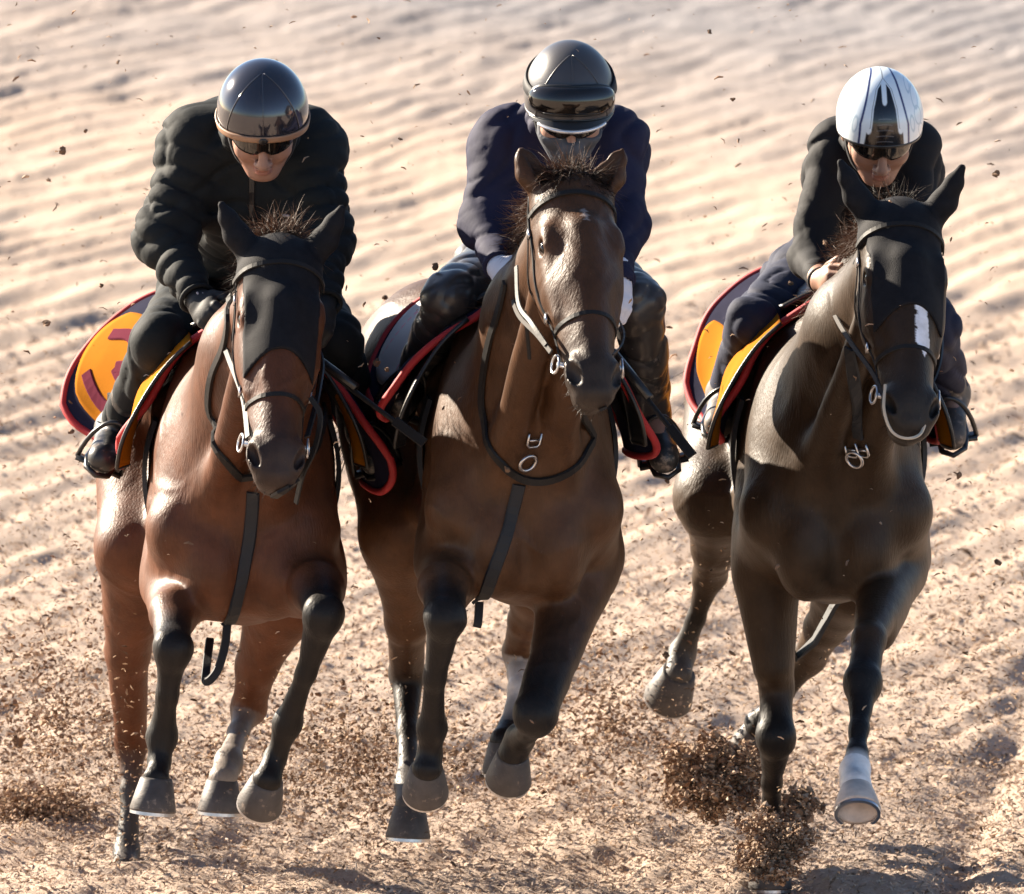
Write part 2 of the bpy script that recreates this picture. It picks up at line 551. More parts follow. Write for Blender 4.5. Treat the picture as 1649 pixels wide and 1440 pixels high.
def gmix(f, a, b, mode='MIX'):
    m = N.new('ShaderNodeMix'); m.data_type = 'RGBA'; m.blend_type = mode
    if isinstance(f, float): m.inputs['Factor'].default_value = f
    else: Lk.new(f, m.inputs['Factor'])
    Lk.new(a, m.inputs['A']); Lk.new(b, m.inputs['B']); return m.outputs['Result']
fine = gramp(gnoise(55, 8, .75), [(.3, (.23, .165, .125)), (.5, (.44, .335, .26)), (.7, (.63, .52, .43))])
broad = gramp(gnoise(1.3, 5, .6, (1, .6, 1)), [(.3, (.35, .28, .235)), (.55, (.47, .35, .265)), (.75, (.54, .44, .36))])
colr = gmix(.5, fine, broad)
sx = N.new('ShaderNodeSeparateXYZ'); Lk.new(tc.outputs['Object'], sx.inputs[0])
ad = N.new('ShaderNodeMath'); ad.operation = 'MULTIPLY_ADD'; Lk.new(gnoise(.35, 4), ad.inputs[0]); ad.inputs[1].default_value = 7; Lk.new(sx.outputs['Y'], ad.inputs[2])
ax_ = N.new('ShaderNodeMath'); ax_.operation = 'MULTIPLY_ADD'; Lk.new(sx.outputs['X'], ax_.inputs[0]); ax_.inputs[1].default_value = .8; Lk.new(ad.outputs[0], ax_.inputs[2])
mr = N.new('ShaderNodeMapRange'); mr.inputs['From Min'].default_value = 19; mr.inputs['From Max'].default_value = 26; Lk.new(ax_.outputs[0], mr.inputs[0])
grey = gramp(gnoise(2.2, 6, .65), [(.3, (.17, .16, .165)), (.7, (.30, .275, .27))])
colr = gmix(mr.outputs[0], colr, grey)  # shaded far end of the track, painted as grey into the surface colour
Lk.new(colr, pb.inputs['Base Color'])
bp = N.new('ShaderNodeBump'); bp.inputs['Strength'].default_value = .7; bp.inputs['Distance'].default_value = .012
Lk.new(gnoise(70, 8, .7), bp.inputs['Height']); Lk.new(bp.outputs[0], pb.inputs['Normal'])
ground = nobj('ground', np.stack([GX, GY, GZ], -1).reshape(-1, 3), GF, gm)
tag(ground, 'harrowed woodchip and sand training track', 'ground', kind='structure')


def chips(name, C, size, mat_, seed, cols, flat=.4, elong=3.4, tilt=1.0, parent=None, bend=.3):
    """slivers of bark and sand: one bent six-cornered flake each"""
    g = np.random.default_rng(seed); n = len(C)
    a = g.uniform(0, 6.28, n); t = g.normal(0, .45 * tilt, n)
    u = np.stack([np.cos(a) * np.cos(t), np.sin(a) * np.cos(t), np.sin(t)], 1)
    r = g.normal(size=(n, 3)); w = np.cross(u, r * [tilt, tilt, .2] + [0, 0, 1.0]); w /= np.linalg.norm(w, axis=1, keepdims=True)
    v = np.cross(w, u)
    L = (size * g.uniform(.5, 1.5, n))[:, None]; W = L / (elong * g.uniform(.6, 1.5, n))[:, None]; T = W * flat
    prof = [(-1, .55, .0), (0, 1.0, 1.0), (1, .45, .1)]
    Vs = []
    for (s, ww, b) in prof:
        c = C + u * L * s * .5 + v * L * bend * b * .5
        Vs += [c - w * W * ww * .5, c + w * W * ww * .5, c + v * T * ww]
    V = np.stack(Vs, 1).reshape(-1, 3)
    fq = np.array([[0, 1, 4, 3], [1, 2, 5, 4], [2, 0, 3, 5], [3, 4, 7, 6], [4, 5, 8, 7], [5, 3, 6, 8], [2, 1, 0, 0], [6, 7, 8, 8]])
    F = (np.arange(n)[:, None, None] * 9 + fq[None, :6]).reshape(-1, 4).astype(np.int32)
    ci = g.integers(0, len(cols), n); cc = np.array(cols)[ci] * g.uniform(.7, 1.25, (n, 1))
    return nobj(name, V, F, mat_, parent, smooth=False, cols=np.repeat(cc, 9, 0))


chip_mat = mat('wood_chip', SAND, .85, 0, .3, attr=True)
CHIP = [(.46, .355, .28), (.42, .315, .24), (.37, .27, .195), (.19, .125, .085), (.50, .41, .34), (.44, .35, .28), (.42, .31, .225)]
n = 120000
cy = rng.uniform(-2.2, 3.2, n); cx = rng.uniform(-2.0, 2.0, n)
C = np.stack([cx, cy, ground_z(cx, cy) + rng.uniform(-.004, .012, n)], 1)
tag(chips('ground_chips', C, rng.choice([.007, .010, .015, .023], n, p=[.35, .35, .23, .07]), chip_mat, 3, CHIP), 'loose wood chips and sand crumbs lying on the track', 'wood chips', kind='stuff')
n = 16000
cy = 3.0 + 9 * rng.uniform(0, 1, n) ** 1.4; cx = rng.uniform(-2.4, 2.4, n)
C = np.stack([cx, cy, ground_z(cx, cy) + rng.uniform(-.004, .012, n)], 1)
tag(chips('far_ground_chips', C, rng.choice([.014, .022, .032], n), chip_mat, 4, CHIP), 'loose wood chips on the track farther behind the horses', 'wood chips', kind='stuff')


# ------------------------------------------------------------------ horses
class Horse: pass


def build_horse(c):
    H = Horse(); H.c = c
    a = c['yaw']; O = P(c['cx'], 800, c['Y']); dz = c['dz']; tl = c['tilt']
    side = V3(math.cos(a), math.sin(a), 0); back = V3(-math.sin(a), math.cos(a), 0); up = V3(0, 0, 1)
    H.side, H.back, H.up = side, back, up
    bd = c.get('bend', 0)
    def L(x, y, z): return V3(O[0], O[1], 0) + side * (x - bd * max(0, y - .75) ** 2) + back * y + up * (z + dz + tl * (.7 - y))
    H.L = L
    AX = np.array([side, back, up])
    def tilted(ang):        # pitch: turns back axis up by ang
        b = back * math.cos(ang) + up * math.sin(ang); return np.array([side, b, np.cross(side, b)])
    H.depth = DEPTH[0]
    pr = []
    pr += [ell(L(0, .80, 1.21), (.232, .60, .335), AX, .05),
           ell(L(0, .32, 1.14), (.205, .27, .29), AX, .08),
           ell(L(0, .98, 1.05), (.205, .48, .225), tilted(.10), .08),
           ell(L(0, .36, .93), (.12, .30, .09), AX, .06),
           cap(L(0, .46, 1.49), L(0, .80, 1.47), .085, .08, .1),
           cap(L(0, .8, 1.36), L(0, 1.25, 1.40), .165, .165, .1),
           ell(L(0, 1.36, 1.34), (.235, .30, .23), AX, .08)]
    for s in (-1, 1):
        pr += [cap(L(s * .10, .50, 1.46), L(s * .148, .16, 1.12), .06, .082, .09),
               cap(L(s * .150, .15, 1.08), L(s * .165, .38, .95), .085, .09, .07),
               cap(L(s * .17, .58, 1.36), L(s * .175, .40, 1.02), .06, .075, .05),
               ell(L(s * .075, .120, 1.01), (.086, .115, .14), AX, .042),
               ell(L(s * .14, 1.40, 1.17), (.12, .22, .26), AX, .06),
               cap(L(s * .20, .55, 1.02), L(s * .18, 1.1, 1.0), .035, .03, .07)]
    # head frame
    poll = P(*c['poll']); muz = P(*c['muzzle'])
    A = nrm(muz - poll); tn = c['turn']
    S = V3(math.cos(tn), math.sin(tn), c.get('roll', 0)); S = nrm(S - A * (S @ A)); Nn = np.cross(A, S)
    hl = np.linalg.norm(muz - poll) / .56                   # scale of the head along its length
    H.A, H.S, H.N, H.poll = A, S, Nn, poll
    def hp(s, t, n): return poll + S * s + A * t * hl + Nn * n
    H.hp = hp
    HX = np.array([S, A, Nn])
    # neck
    nb = L(0, .40, 1.30); ne = hp(0, .07, -.12); nm = nb * .5 + ne * .5 + up * .03 - back * .02
    crest0 = L(0, .50, 1.50); crest1 = hp(0, .01, -.055); cm = crest0 * .5 + crest1 * .5 + up * .035
    pr += [cap(nb, nm, .205, .155, .09, side, .90), cap(nm, ne, .150, .105, .06, side, .86), ell(L(0, .26, 1.25), (.165, .22, .20), AX, .10),
           cap(crest0, cm, .055, .045, .07), cap(cm, crest1, .045, .045, .06),
           cap(L(0, .2, 1.2), nm, .13, .10, .09)]
    H.crest = [crest0, cm, crest1]
    for s in (-1, 1):                                       # jugular groove muscles
        pr.append(cap(L(s * .07, .12, 1.16), hp(s * .05, .17, -.13), .05, .035, .05))
    HW = 1.10
    def hp(s, t, n): return poll + S * s * HW + A * t * hl + Nn * n * HW
    H.hp = hp
    def he(c_, r, ax=None, k=.03, sub=False): return ell(c_, np.array(r) * HW, ax, k, sub)
    def hcap(a_, b_, ra, rb, k=.03, w=None, s=1.0, sub=False): return cap(a_, b_, ra * HW, rb * HW, k, w, s, sub)
    head = [he(hp(0, .05, -.045), (.082, .11, .085), HX, .03),
            hcap(hp(0, .05, -.03), hp(0, .27, -.025), .085, .080, .04, Nn, .95),
            hcap(hp(0, .25, -.025), hp(0, .50, -.022), .076, .055, .05, Nn, .95),
            hcap(hp(0, .16, .035), hp(0, .50, .020), .042, .032, .04),
            hcap(hp(0, .20, -.10), hp(0, .42, -.062), .060, .036, .04, S, .8),
            he(hp(0, .525, -.01), (.054, .058, .05), HX, .03),
            he(hp(0, .548, -.055), (.038, .036, .034), HX, .02),
            he(hp(0, .568, -.012), (.046, .028, .038), HX, .02)]
    for s in (-1, 1):
        head += [he(hp(s * .056, .21, -.080), (.032, .115, .075), HX, .04),
                 he(hp(s * .066, .165, .006), (.026, .050, .030), HX, .035),
                 hcap(hp(s * .078, .145, .020), hp(s * .082, .185, .020), .010, .008, .02),
                 hcap(hp(s * .070, .23, -.008), hp(s * .062, .36, -.010), .014, .010, .025),
                 he(hp(s * .040, .522, .008), (.026, .040, .028), HX, .018),
                 he(hp(s * .0865, .180, .004), (.009, .016, .012), HX, .010, sub=True),
                 he(hp(s * .052, .531, .024), (.0115, .030, .022), np.array([nrm(S + A * s * .45), nrm(A - S * s * .45), Nn]), .005, sub=True)]
    H.head = [p for p in head]
    ears = []
    for s, e in ((-1, 'earL'), (1, 'earR')):
        tip = P(*c[e]); b0 = hp(s * .055, .0, -.03)
        d = tip - b0
        mid = b0 + d * .42 + S * s * .012; m2 = b0 + d * .75 + S * s * .006
        if c['hood']:
            ears += [cap(b0 - d * .05, mid, .033, .026, .016, Nn, .85), cap(mid, m2, .026, .015, .010, Nn, .8), cap(m2, tip, .015, .002, .010, Nn, .8)]
        else:
            ears += [cap(b0, mid, .042, .036, .02, Nn, .7), cap(mid, m2, .036, .021, .012, Nn, .6), cap(m2, tip, .021, .004, .012, Nn, .6)]
        if not c['hood']:
            ears.append(cap(b0 + d * .22 - S * s * .004 + Nn * .028, b0 + d * .85 + Nn * .016, .024, .008, .008, sub=True))
    H.ears = ears
    pr += head
    if not c['hood']: pr += ears
    # legs: chains of joints (point, radius, colour)
    chains = []; dark_from = [c[k_].get('knee', 1) for k_ in ('FL', 'FR', 'HL', 'HR')]
    H.hooves = []
    for key in ('FL', 'FR', 'HL', 'HR'):
        s = -1 if key[1] == 'L' else 1
        leg = c[key]
        ho = leg['hoof']; hc = P(*ho[:3]); Nh = nrm(ho[3]); toe = nrm(ho[4])
        H.hooves.append((hc, Nh, toe, leg.get('hoofmat', 'hoof'), ho[5] if len(ho) > 5 else .94))
        pts = [(P(*q[:3]), q[3], q[4]) for q in leg['j']]
        top = (L(s * .165, .38, .93), .088, c['col']) if key[0] == 'F' else (L(s * .13, 1.34, 1.22), .165, c['col'])
        pts = [top] + pts + [(hc + Nh * .048, .038, leg['j'][-1][4])]
        for (p0, r0, c0), (p1, r1, c1) in zip(pts[:-1], pts[1:]):
            pr.append(cap(p0, p1, r0, r1, .026 if r1 < .05 else .055))
        if key[0] == 'F':
            kni = leg.get('knee', 1); p0, p1 = pts[0][0], pts[kni][0]
            pr.append(cap(p0 + (p1 - p0) * .1 + side * s * .012, p0 + (p1 - p0) * .6, .078, .052, .03))
            kn = pts[kni]; lo = pts[kni + 1][0]
            pr.append(ell(kn[0] + nrm(lo - kn[0]) * .012 - back * .01, (.040, .040, .050), AX, .02))
            for sx_ in (-1, 1): pr.append(ell(kn[0] + side * .020 * sx_ - back * .006, (.026, .034, .042), AX, .014))
            dn = nrm(lo - kn[0])                     # flexor tendon behind the cannon
            pr.append(cap(kn[0] + dn * .05 + back * .018, lo + back * .02, .014, .016, .015))
        else:
            i = leg.get('hock', 2); hk = pts[i][0]; dn = nrm(pts[i + 1][0] - hk)
            pr.append(cap(hk + back * .035 - dn * .05, hk + back * .03 + dn * .06, .022, .02, .025))
            pr.append(cap(pts[i - 1][0] + back * .03, hk + back * .035 - dn * .04, .045, .018, .03))
            pr.append(cap(hk + dn * .05 + back * .02, pts[i + 1][0] + back * .02, .014, .016, .015))
        pr.append(ell(pts[-2][0] + back * .022, (.028, .030, .032), AX, .02))
        chains.append(pts)
    lim = O[1] - .02
    F = Field(pr, .0075, fine={1: (lim, .0045, -1), 0: (99, .006, -1), 2: (1.25, .0055, 1)})
    mus = sines(c['seed'], 24, 6, (1.3, 1, .7)); mu2 = sines(c['seed'] + 70, 60, 6, (1.5, 1, .5))
    mu3 = sines(c['seed'] + 90, 17, 5); mu4 = sines(c['seed'] + 91, 9, 4)
    F.near(lambda x, y, z: .0048 * mus(x, y, z) + .0018 * np.abs(mu2(x, y, z)) - .0026 * np.clip(1 - 9 * np.abs(mu3(x, y, z)), 0, 1) * np.clip(3 * mu4(x, y, z), 0, 1))
    Vv, Ff = F.mesh()
    H.bvh = bvh_of(Vv, Ff)
    # coat colours: body, dark legs, dark muzzle, white markings
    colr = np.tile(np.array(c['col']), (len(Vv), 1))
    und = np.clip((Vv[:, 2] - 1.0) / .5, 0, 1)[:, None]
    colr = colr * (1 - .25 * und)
    best = np.full(len(Vv), 9.0)
    for ci, pts in enumerate(chains):
        for j, ((p0, r0, c0), (p1, r1, c1)) in enumerate(zip(pts[:-1], pts[1:])):
            d = p1 - p0; t = np.clip(((Vv - p0) @ d) / (d @ d), 0, 1)
            dist = np.linalg.norm(Vv - p0 - t[:, None] * d, axis=1) / (r0 + t * (r1 - r0))
            kn2 = dark_from[ci]
            if j == 0: tt = np.clip((t - .28) / .60, 0, 1) if kn2 == 1 else t * 0
            else: tt = np.clip(t / .75, 0, 1) if j < kn2 else t
            if j < kn2 - 1 or (kn2 == 2 and j == 0): c1 = c0
            if kn2 == 2 and j == 1: c0 = c['col']
            m = (dist < best) & (dist < ((1.9 if r1 < .05 else 1.22) if j else 1.3)) & ((j > 0) | (t > .4))
            best[m] = dist[m]
            colr[m] = np.array(c0) * (1 - tt[m, None]) + np.array(c1) * tt[m, None]
    q = Vv - poll; qt = (q @ A) / hl; qs = q @ S; qn = q @ Nn
    hm = (np.abs(qs) < .14) & (np.abs(qn) < .2) & (qt > -.1)
    w = np.clip((qt - .40) / .12, 0, 1) * hm
    colr = colr * (1 - w[:, None]) + np.array(c['muzcol']) * w[:, None]
    if c.get('blaze'):
        b0, b1, off, wd = c['blaze']
        edge = wd * (.8 + .4 * np.clip((qt - b0) / (b1 - b0), 0, 1)) + .0012 * np.sin(qt * 160)
        m = hm & (qt > b0) & (qt < b1 - np.abs(qs - off - .05 * (qt - b0)) * 1.6) & (np.abs(qs - off - .05 * (qt - b0)) < edge) & (qn > -.02)
        colr[m] = (.78, .78, .82)
    if c.get('star'):
        m = hm & (qt > .10) & (qt < .15) & (np.abs(qs) < .006 + .004 * np.sin(qt * 300)) & (qn > 0)
        colr[m] = (.25, .2, .18)
    root = empty('horse', (O[0], O[1] + .6, 0))
    tag(root, c['label'], 'horse', 'galloping racehorses')
    H.root = root
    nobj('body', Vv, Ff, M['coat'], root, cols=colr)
    for s in (-1, 1):
        MB().ball(H.hp(s * .0795, .180, .004), (.0155, .019, .0155), HX).build('eye', M['eye'], root)
    for hc, Nh, toe, hm_, sc in H.hooves:
        toe = nrm(toe - Nh * (toe @ Nh)); sd_ = np.cross(Nh, toe)
        V = []; Fq = []; nseg = 28
        prof = [(.050, .040, -.004, 1.0), (.045, .044, -.003, 1), (.01, .053, .004, 1), (-.034, .063, .012, 1.0), (-.040, .062, .010, 1.0), (-.040, .044, .010, 1.0), (-.028, .036, .006, 1.0)]
        for (h_, r_, sh, _) in prof:
            for k in range(nseg):
                q = 2 * math.pi * k / nseg
                ct = math.cos(q); ra = r_ * (1.06 if ct > 0 else .90)
                V.append(hc + Nh * h_ * sc + (toe * (ct * ra + sh) + sd_ * math.sin(q) * r_ * (1 - .10 * (ct < -.6))) * sc)
        for i in range(len(prof) - 1):
            for k in range(nseg):
                Fq.append((i * nseg + k, i * nseg + (k + 1) % nseg, (i + 1) * nseg + (k + 1) % nseg, (i + 1) * nseg + k))
        Fq.append(tuple(range(nseg - 1, -1, -1))); Fq.append(tuple((len(prof) - 1) * nseg + k for k in range(nseg)))
        hf = nobj('hoof', V, Fq, M[hm_], root)
        arc = [hc - Nh * .044 * sc + (toe * (math.cos(t) * .054 + .011) + sd_ * math.sin(t) * .053) * sc for t in np.linspace(-2.4, 2.4, 26)]
        sh = MB().strap(arc, [nrm(p_ - hc + Nh * .044 * sc) for p_ in arc], .011, .008)
        cl = hc - Nh * .036 * sc + toe * .077 * sc
        sh.ball(cl - toe * .008, (.007, .004, .012), np.array([sd_, toe, Nh]), 10, 6)
        sh.build('horseshoe', M['steel'], hf)
    # hood over forehead and ears
    if c['hood']:
        hf_ = Field(head + ears, .0045, offset=.0065)
        H.hooded = True
        b0, tE = poll, c['hood']
        def region(x, y, z):
            qx = x - b0[0]; qy = y - b0[1]; qz = z - b0[2]
            t = (qx * A[0] + qy * A[1] + qz * A[2]) / hl; s_ = qx * S[0] + qy * S[1] + qz * S[2]; n_ = qx * Nn[0] + qy * Nn[1] + qz * Nn[2]
            low = t - (tE + 1.6 * s_ * s_ * 4)
            bck = -(n_ + .055) - 0.0 * t
            bck = np.where(t < .03, -(n_ + .14), bck)
            e1 = .040 - np.sqrt((s_ - .092) ** 2 + (t - .185) ** 2 * 1.1 + (n_ - .0) ** 2)
            e2 = .040 - np.sqrt((s_ + .092) ** 2 + (t - .185) ** 2 * 1.1 + (n_ - .0) ** 2)
            cheek = np.where(t > .07, np.abs(s_) - (.094 - .06 * np.clip(t - .2, 0, 1)), -1)
            return np.maximum.reduce([low, bck, e1, e2, cheek])
        hf_.clip(region)
        hv, hq = hf_.mesh()
        nobj('hood', hv, hq, M['hood'], root)
    return H


BK = (.0125, .0105, .010); GR = (.075, .066, .060); DUST = (.20, .17, .145); WH = (.78, .74, .71)
bay = (.100, .036, .0165); brown = (.083, .0385, .0185); dark = (.042, .0245, .0135)
FLAT = (V3(0, .12, 1), V3(0, -1, 0)); FOLD = (V3(0, -.72, .70), V3(0, -.70, -.72))

DEPTH[0] = .25
horse_a = build_horse(dict(
    label='bright bay horse at the left in a black ear hood without white on its nose', seed=1,
    cx=392, Y=0.0, yaw=R(2), bend=.28, dz=-.06, tilt=.03, turn=R(11), hood=.285, col=bay, muzcol=(.035, .022, .018),
    poll=(454, 408, -.42), muzzle=(443, 762, -.80), earL=(357, 330, -.40), earR=(550, 336, -.40),
    FL=dict(knee=2, j=[(277, 985, .06, .054, (.055, .022, .011)), (280, 1042, -.12, 0.0450, BK), (270, 1120, -.10, 0.0235, BK), (260, 1188, -.06, 0.0350, BK), (257, 1232, -.09, 0.0245, BK)],
            hoof=(249, 1282, -.12, V3(.10, .12, 1), V3(-.1, -1, 0))),
    FR=dict(knee=2, j=[(512, 948, -.02, .066, (.03, .014, .010)), (521, 988, -.20, 0.0470, BK), (492, 1085, -.15, 0.0235, BK), (463, 1165, -.08, 0.0350, BK), (443, 1222, -.06, 0.0245, BK)],
            hoof=(424, 1276, -.06, V3(.25, -.55, .80), V3(-.1, -.80, -.55))),
    HL=dict(j=[(222, 880, 1.02, .105, bay), (205, 1050, 1.25, .058, bay), (212, 1195, 1.48, .043, bay), (209, 1275, 1.42, 0.0240, GR), (204, 1375, 1.33, 0.0310, GR)],
            hock=3, hoof=(200, 1428, 1.25, *FLAT)),
    HR=dict(j=[(455, 960, .90, .10, bay), (415, 1070, 1.00, .055, bay), (402, 1140, 1.10, .043, bay), (384, 1180, .98, 0.0235, DUST), (368, 1228, .82, 0.0340, DUST)],
            hock=3, hoof=(356, 1284, .74, V3(.06, .12, 1), V3(-.1, -1, 0))),
))
DEPTH[0] = 0.0
horse_b = build_horse(dict(
    label='brown horse in the middle with bare head, no hood, and bushy forelock', seed=2,
    cx=850, Y=0.0, yaw=R(3), bend=.38, dz=.03, tilt=.05, turn=R(17), hood=None, col=brown, muzcol=(.03, .022, .018), star=True,
    poll=(924, 300, -.36), muzzle=(958, 628, -.78), earL=(838, 238, -.33), earR=(1004, 236, -.30),
    FL=dict(knee=2, j=[(714, 945, -.03, .060, (.03, .017, .011)), (717, 992, -.22, 0.0470, BK), (700, 1090, -.16, 0.0235, BK), (695, 1172, -.08, 0.0360, BK), (692, 1215, -.06, 0.0245, BK)],
            hoof=(686, 1256, -.04, V3(.05, -.62, .75), V3(0, -.75, -.62))),
    FR=dict(j=[(862, 1150, -.16, 0.0500, BK), (850, 1180, .02, 0.0245, BK), (838, 1190, .18, 0.0360, BK), (830, 1205, .22, 0.0290, BK)],
            hoof=(822, 1236, .22, V3(.12, -.55, .8), V3(-.1, -.8, -.55))),
    HL=dict(j=[(648, 860, 1.05, .105, brown), (655, 1000, 1.25, .055, brown), (656, 1085, 1.45, 0.0450, BK), (656, 1180, 1.30, 0.0235, BK), (658, 1264, 1.15, 0.0350, GR)],
            hock=3, hoof=(658, 1326, 1.05, V3(.05, .15, 1), V3(0, -1, 0))),
    HR=dict(j=[(880, 930, 1.0, .10, brown), (850, 1000, 1.15, .05, brown), (838, 1050, 1.3, .042, brown), (834, 1110, 1.15, 0.0245, WH), (822, 1180, 1.05, 0.0340, BK)],
            hock=3, hoof=(812, 1222, 1.0, *FLAT)),
))
horse_c = build_horse(dict(
    label='nearly black horse in a black ear hood with a white stripe down its nose', seed=3,
    cx=1350, Y=.6, yaw=R(1), bend=.15, dz=-.055, tilt=.0, turn=R(13), hood=.285, col=dark, muzcol=(.022, .018, .016), blaze=(.27, .41, .022, .018),
    poll=(1453, 350, .20), muzzle=(1466, 680, -.18), earL=(1354, 262, .22), earR=(1549, 270, .22),
    FL=dict(knee=2, j=[(1250, 1105, .98, .041, dark), (1249, 1185, .92, 0.0480, BK), (1243, 1262, 1.03, 0.0250, BK), (1242, 1335, 1.16, 0.0350, BK), (1241, 1362, 1.2, 0.0250, BK)],
            hoof=(1240, 1408, 1.24, *FLAT)),
    FR=dict(knee=2, j=[(1400, 1030, .30, .040, dark), (1390, 1098, .18, 0.0420, BK), (1384, 1175, .05, 0.0220, BK), (1380, 1215, -.02, .0235, BK), (1377, 1240, -.06, 0.0340, WH), (1379, 1262, -.12, 0.0310, WH)],
            hoof=(1380, 1292, -.2, V3(0, .74, .67), V3(0, -.67, .74)), hoofmat='pale_hoof'),
    HL=dict(j=[(1160, 800, 1.55, .115, dark), (1150, 880, 1.72, .060, dark), (1143, 925, 1.85, .043, dark), (1122, 995, 1.9, 0.0220, BK), (1098, 1052, 1.95, 0.0340, GR)],
            hock=3, hoof=(1084, 1104, 1.93, V3(.28, -.55, .75), V3(-.15, -.80, -.5), 1.08)),
    HR=dict(j=[(1375, 930, 1.5, .105, dark), (1330, 1010, 1.7, .055, dark), (1302, 1060, 1.85, .044, dark), (1260, 1120, 1.9, 0.0235, BK), (1222, 1165, 1.95, 0.0340, BK)],
            hock=3, hoof=(1214, 1190, 1.97, V3(.3, -.6, .7), V3(-.15, -.8, -.5))),
))


# ------------------------------------------------------------------ tack
def hit(H, px, py, off=.004):
    DEPTH[0] = H.depth; r = hit_(H, px, py, off); DEPTH[0] = 0.0; return r


def hit_(H, px, py, off):
    """the horse's skin under that pixel of the photograph, pushed out by off"""
    d = Vector(nrm(P(px, py, H.c['Y']) - CAM))
    l, n, i, t = H.bvh.ray_cast(Vector(CAM), d)
    if l is None: return onto(H.bvh, P(px, py, H.c['Y'] + .1), off)
    return np.array(l) + np.array(n) * off, np.array(n)


def lay(H, pix, w, th, mb=None, n=5, off=.002):
    pts = spline([V3(x, y, 0) for x, y in pix], n)
    q = [hit(H, p[0], p[1], off) for p in pts]
    P_ = [a for a, b in q]; N_ = [b for a, b in q]
    for _ in range(2):
        P_ = [P_[0]] + [(P_[i - 1] + 2 * P_[i] + P_[i + 1]) / 4 for i in range(1, len(P_) - 1)] + [P_[-1]]
        N_ = [N_[0]] + [(N_[i - 1] + 2 * N_[i] + N_[i + 1]) / 4 for i in range(1, len(N_) - 1)] + [N_[-1]]
    q = [onto(H.bvh, p, off) for p in P_]
    P_ = [a for a, b in q]; N_ = [b for a, b in q]
    for _ in range(3):
        P_ = [P_[0]] + [(P_[i - 1] + 2 * P_[i] + P_[i + 1]) / 4 for i in range(1, len(P_) - 1)] + [P_[-1]]
        N_ = [N_[0]] + [(N_[i - 1] + 2 * N_[i] + N_[i + 1]) / 4 for i in range(1, len(N_) - 1)] + [N_[-1]]
    P_ = [onto(H.bvh, p, off + .001)[0] for p in P_]
    return (mb or MB()).strap(P_, N_, w, th)


def layh(H, pts, w, th, mb=None, off=.003, n=4, closed=False):
    """strap on the head through points given in the head's own frame"""
    q = [onto(H.bvh, H.hp(*p), off) for p in spline([V3(*p) for p in pts], n)]
    P_ = [a for a, b in q]; N_ = [b for a, b in q]
    for _ in range(2):
        P_ = [P_[0]] + [(P_[i - 1] + 2 * P_[i] + P_[i + 1]) / 4 for i in range(1, len(P_) - 1)] + [P_[-1]]
    return (mb or MB()).strap(P_, N_, w, th, closed)


def ring(c, r, t, n, mb=None, nn=28):
    n = nrm(n); u = nrm(np.cross(n, V3(.3, .2, 1))); w = np.cross(n, u)
    return (mb or MB()).tube([c + u * math.cos(q) * r + w * math.sin(q) * r for q in np.linspace(0, 2 * math.pi, nn, endpoint=False)], t, 8, True)


def bridle(H, reins, noseband=True):
    DEPTH[0] = H.depth
    b = empty('bridle', H.poll, H.root)
    o = .009 if H.c['hood'] else .003
    layh(H, [(-.088, .065, -.04), (-.075, .062, .01), (-.04, .058, .035), (0, .056, .042), (.04, .058, .035), (.075, .062, .01), (.088, .065, -.04)], .014, .004, off=o).build('browband', M['leather'], b)
    for s in (-1, 1):
        layh(H, [(s * .07, .00, -.05), (s * .088, .06, -.05), (s * .092, .15, -.055), (s * .088, .25, -.06), (s * .075, .36, -.05), (s * .066, .47, -.035)], .012, .0035, off=.002).build('cheekpiece', M['leather'], b)
        for t in (.10, .34): MB().box(onto(H.bvh, H.hp(s * .093, t, -.055), .006)[0], (.003, .009, .011), np.array([H.S, H.N, H.A])).build('buckle', M['steel'], b)
        layh(H, [(s * .088, .06, -.05), (s * .08, .16, -.12), (s * .05, .2, -.17), (0, .2, -.18)], .010, .003).build('throat_lash', M['leather'], b)
        c = H.hp(s * .070, .475, -.03)
        ring(c + H.S * s * .006, .022, .0032, H.S * s + H.N * .2).build('bit_ring', M['steel'], b)
    MB().tube([H.hp(-.072, .475, -.03), H.hp(0, .485, -.03), H.hp(.072, .475, -.03)], .007).build('mouthpiece', M['steel'], b)
    if noseband:
        pts = [(.076 * math.cos(q), .39, -.035 + .078 * math.sin(q)) for q in np.linspace(-math.pi, math.pi, 16)]
        layh(H, pts, .013, .0035, off=.002, n=3).build('noseband', M['leather'], b)
    for pts, r, mt in reins:
        MB().strap(spline([P(*p) for p in pts], 8), [V3(-.5, -.8, .3)] * (8 * (len(pts) - 1) + 1), r, .004).build('rein', M[mt], b)
    DEPTH[0] = 0.0
    return b


def hair(name, roots, dirs, L, w, mt, parent, seed, wild=.35, droop=.5, seg=5):
    g = np.random.default_rng(seed); V = []; F = []
    for p, d in zip(roots, dirs):
        d = nrm(d + g.normal(0, wild, 3)); l = L * g.uniform(.45, 1.2); ww = w * g.uniform(.6, 1.3)
        cur = np.array(p, float); sd_ = nrm(np.cross(d, g.normal(size=3))); up2 = np.cross(sd_, d); b = len(V)
        kink = g.normal(0, .45, 3)
        for i in range(seg + 1):
            t = i / seg; q = ww * (1 - t ** 1.6) + .0002
            V += [cur + sd_ * q, cur - sd_ * q * .5 + up2 * q * .8, cur - sd_ * q * .5 - up2 * q * .8]
            d = nrm(d + kink * .35 + V3(0, 0, -droop * .25)); cur = cur + d * l / seg
        for i in range(seg):
            for k in range(3):
                F.append((b + i * 3 + k, b + i * 3 + (k + 1) % 3, b + (i + 1) * 3 + (k + 1) % 3, b + (i + 1) * 3 + k))
    return nobj(name, np.array(V), np.array(F, dtype=np.int32), M[mt], parent)


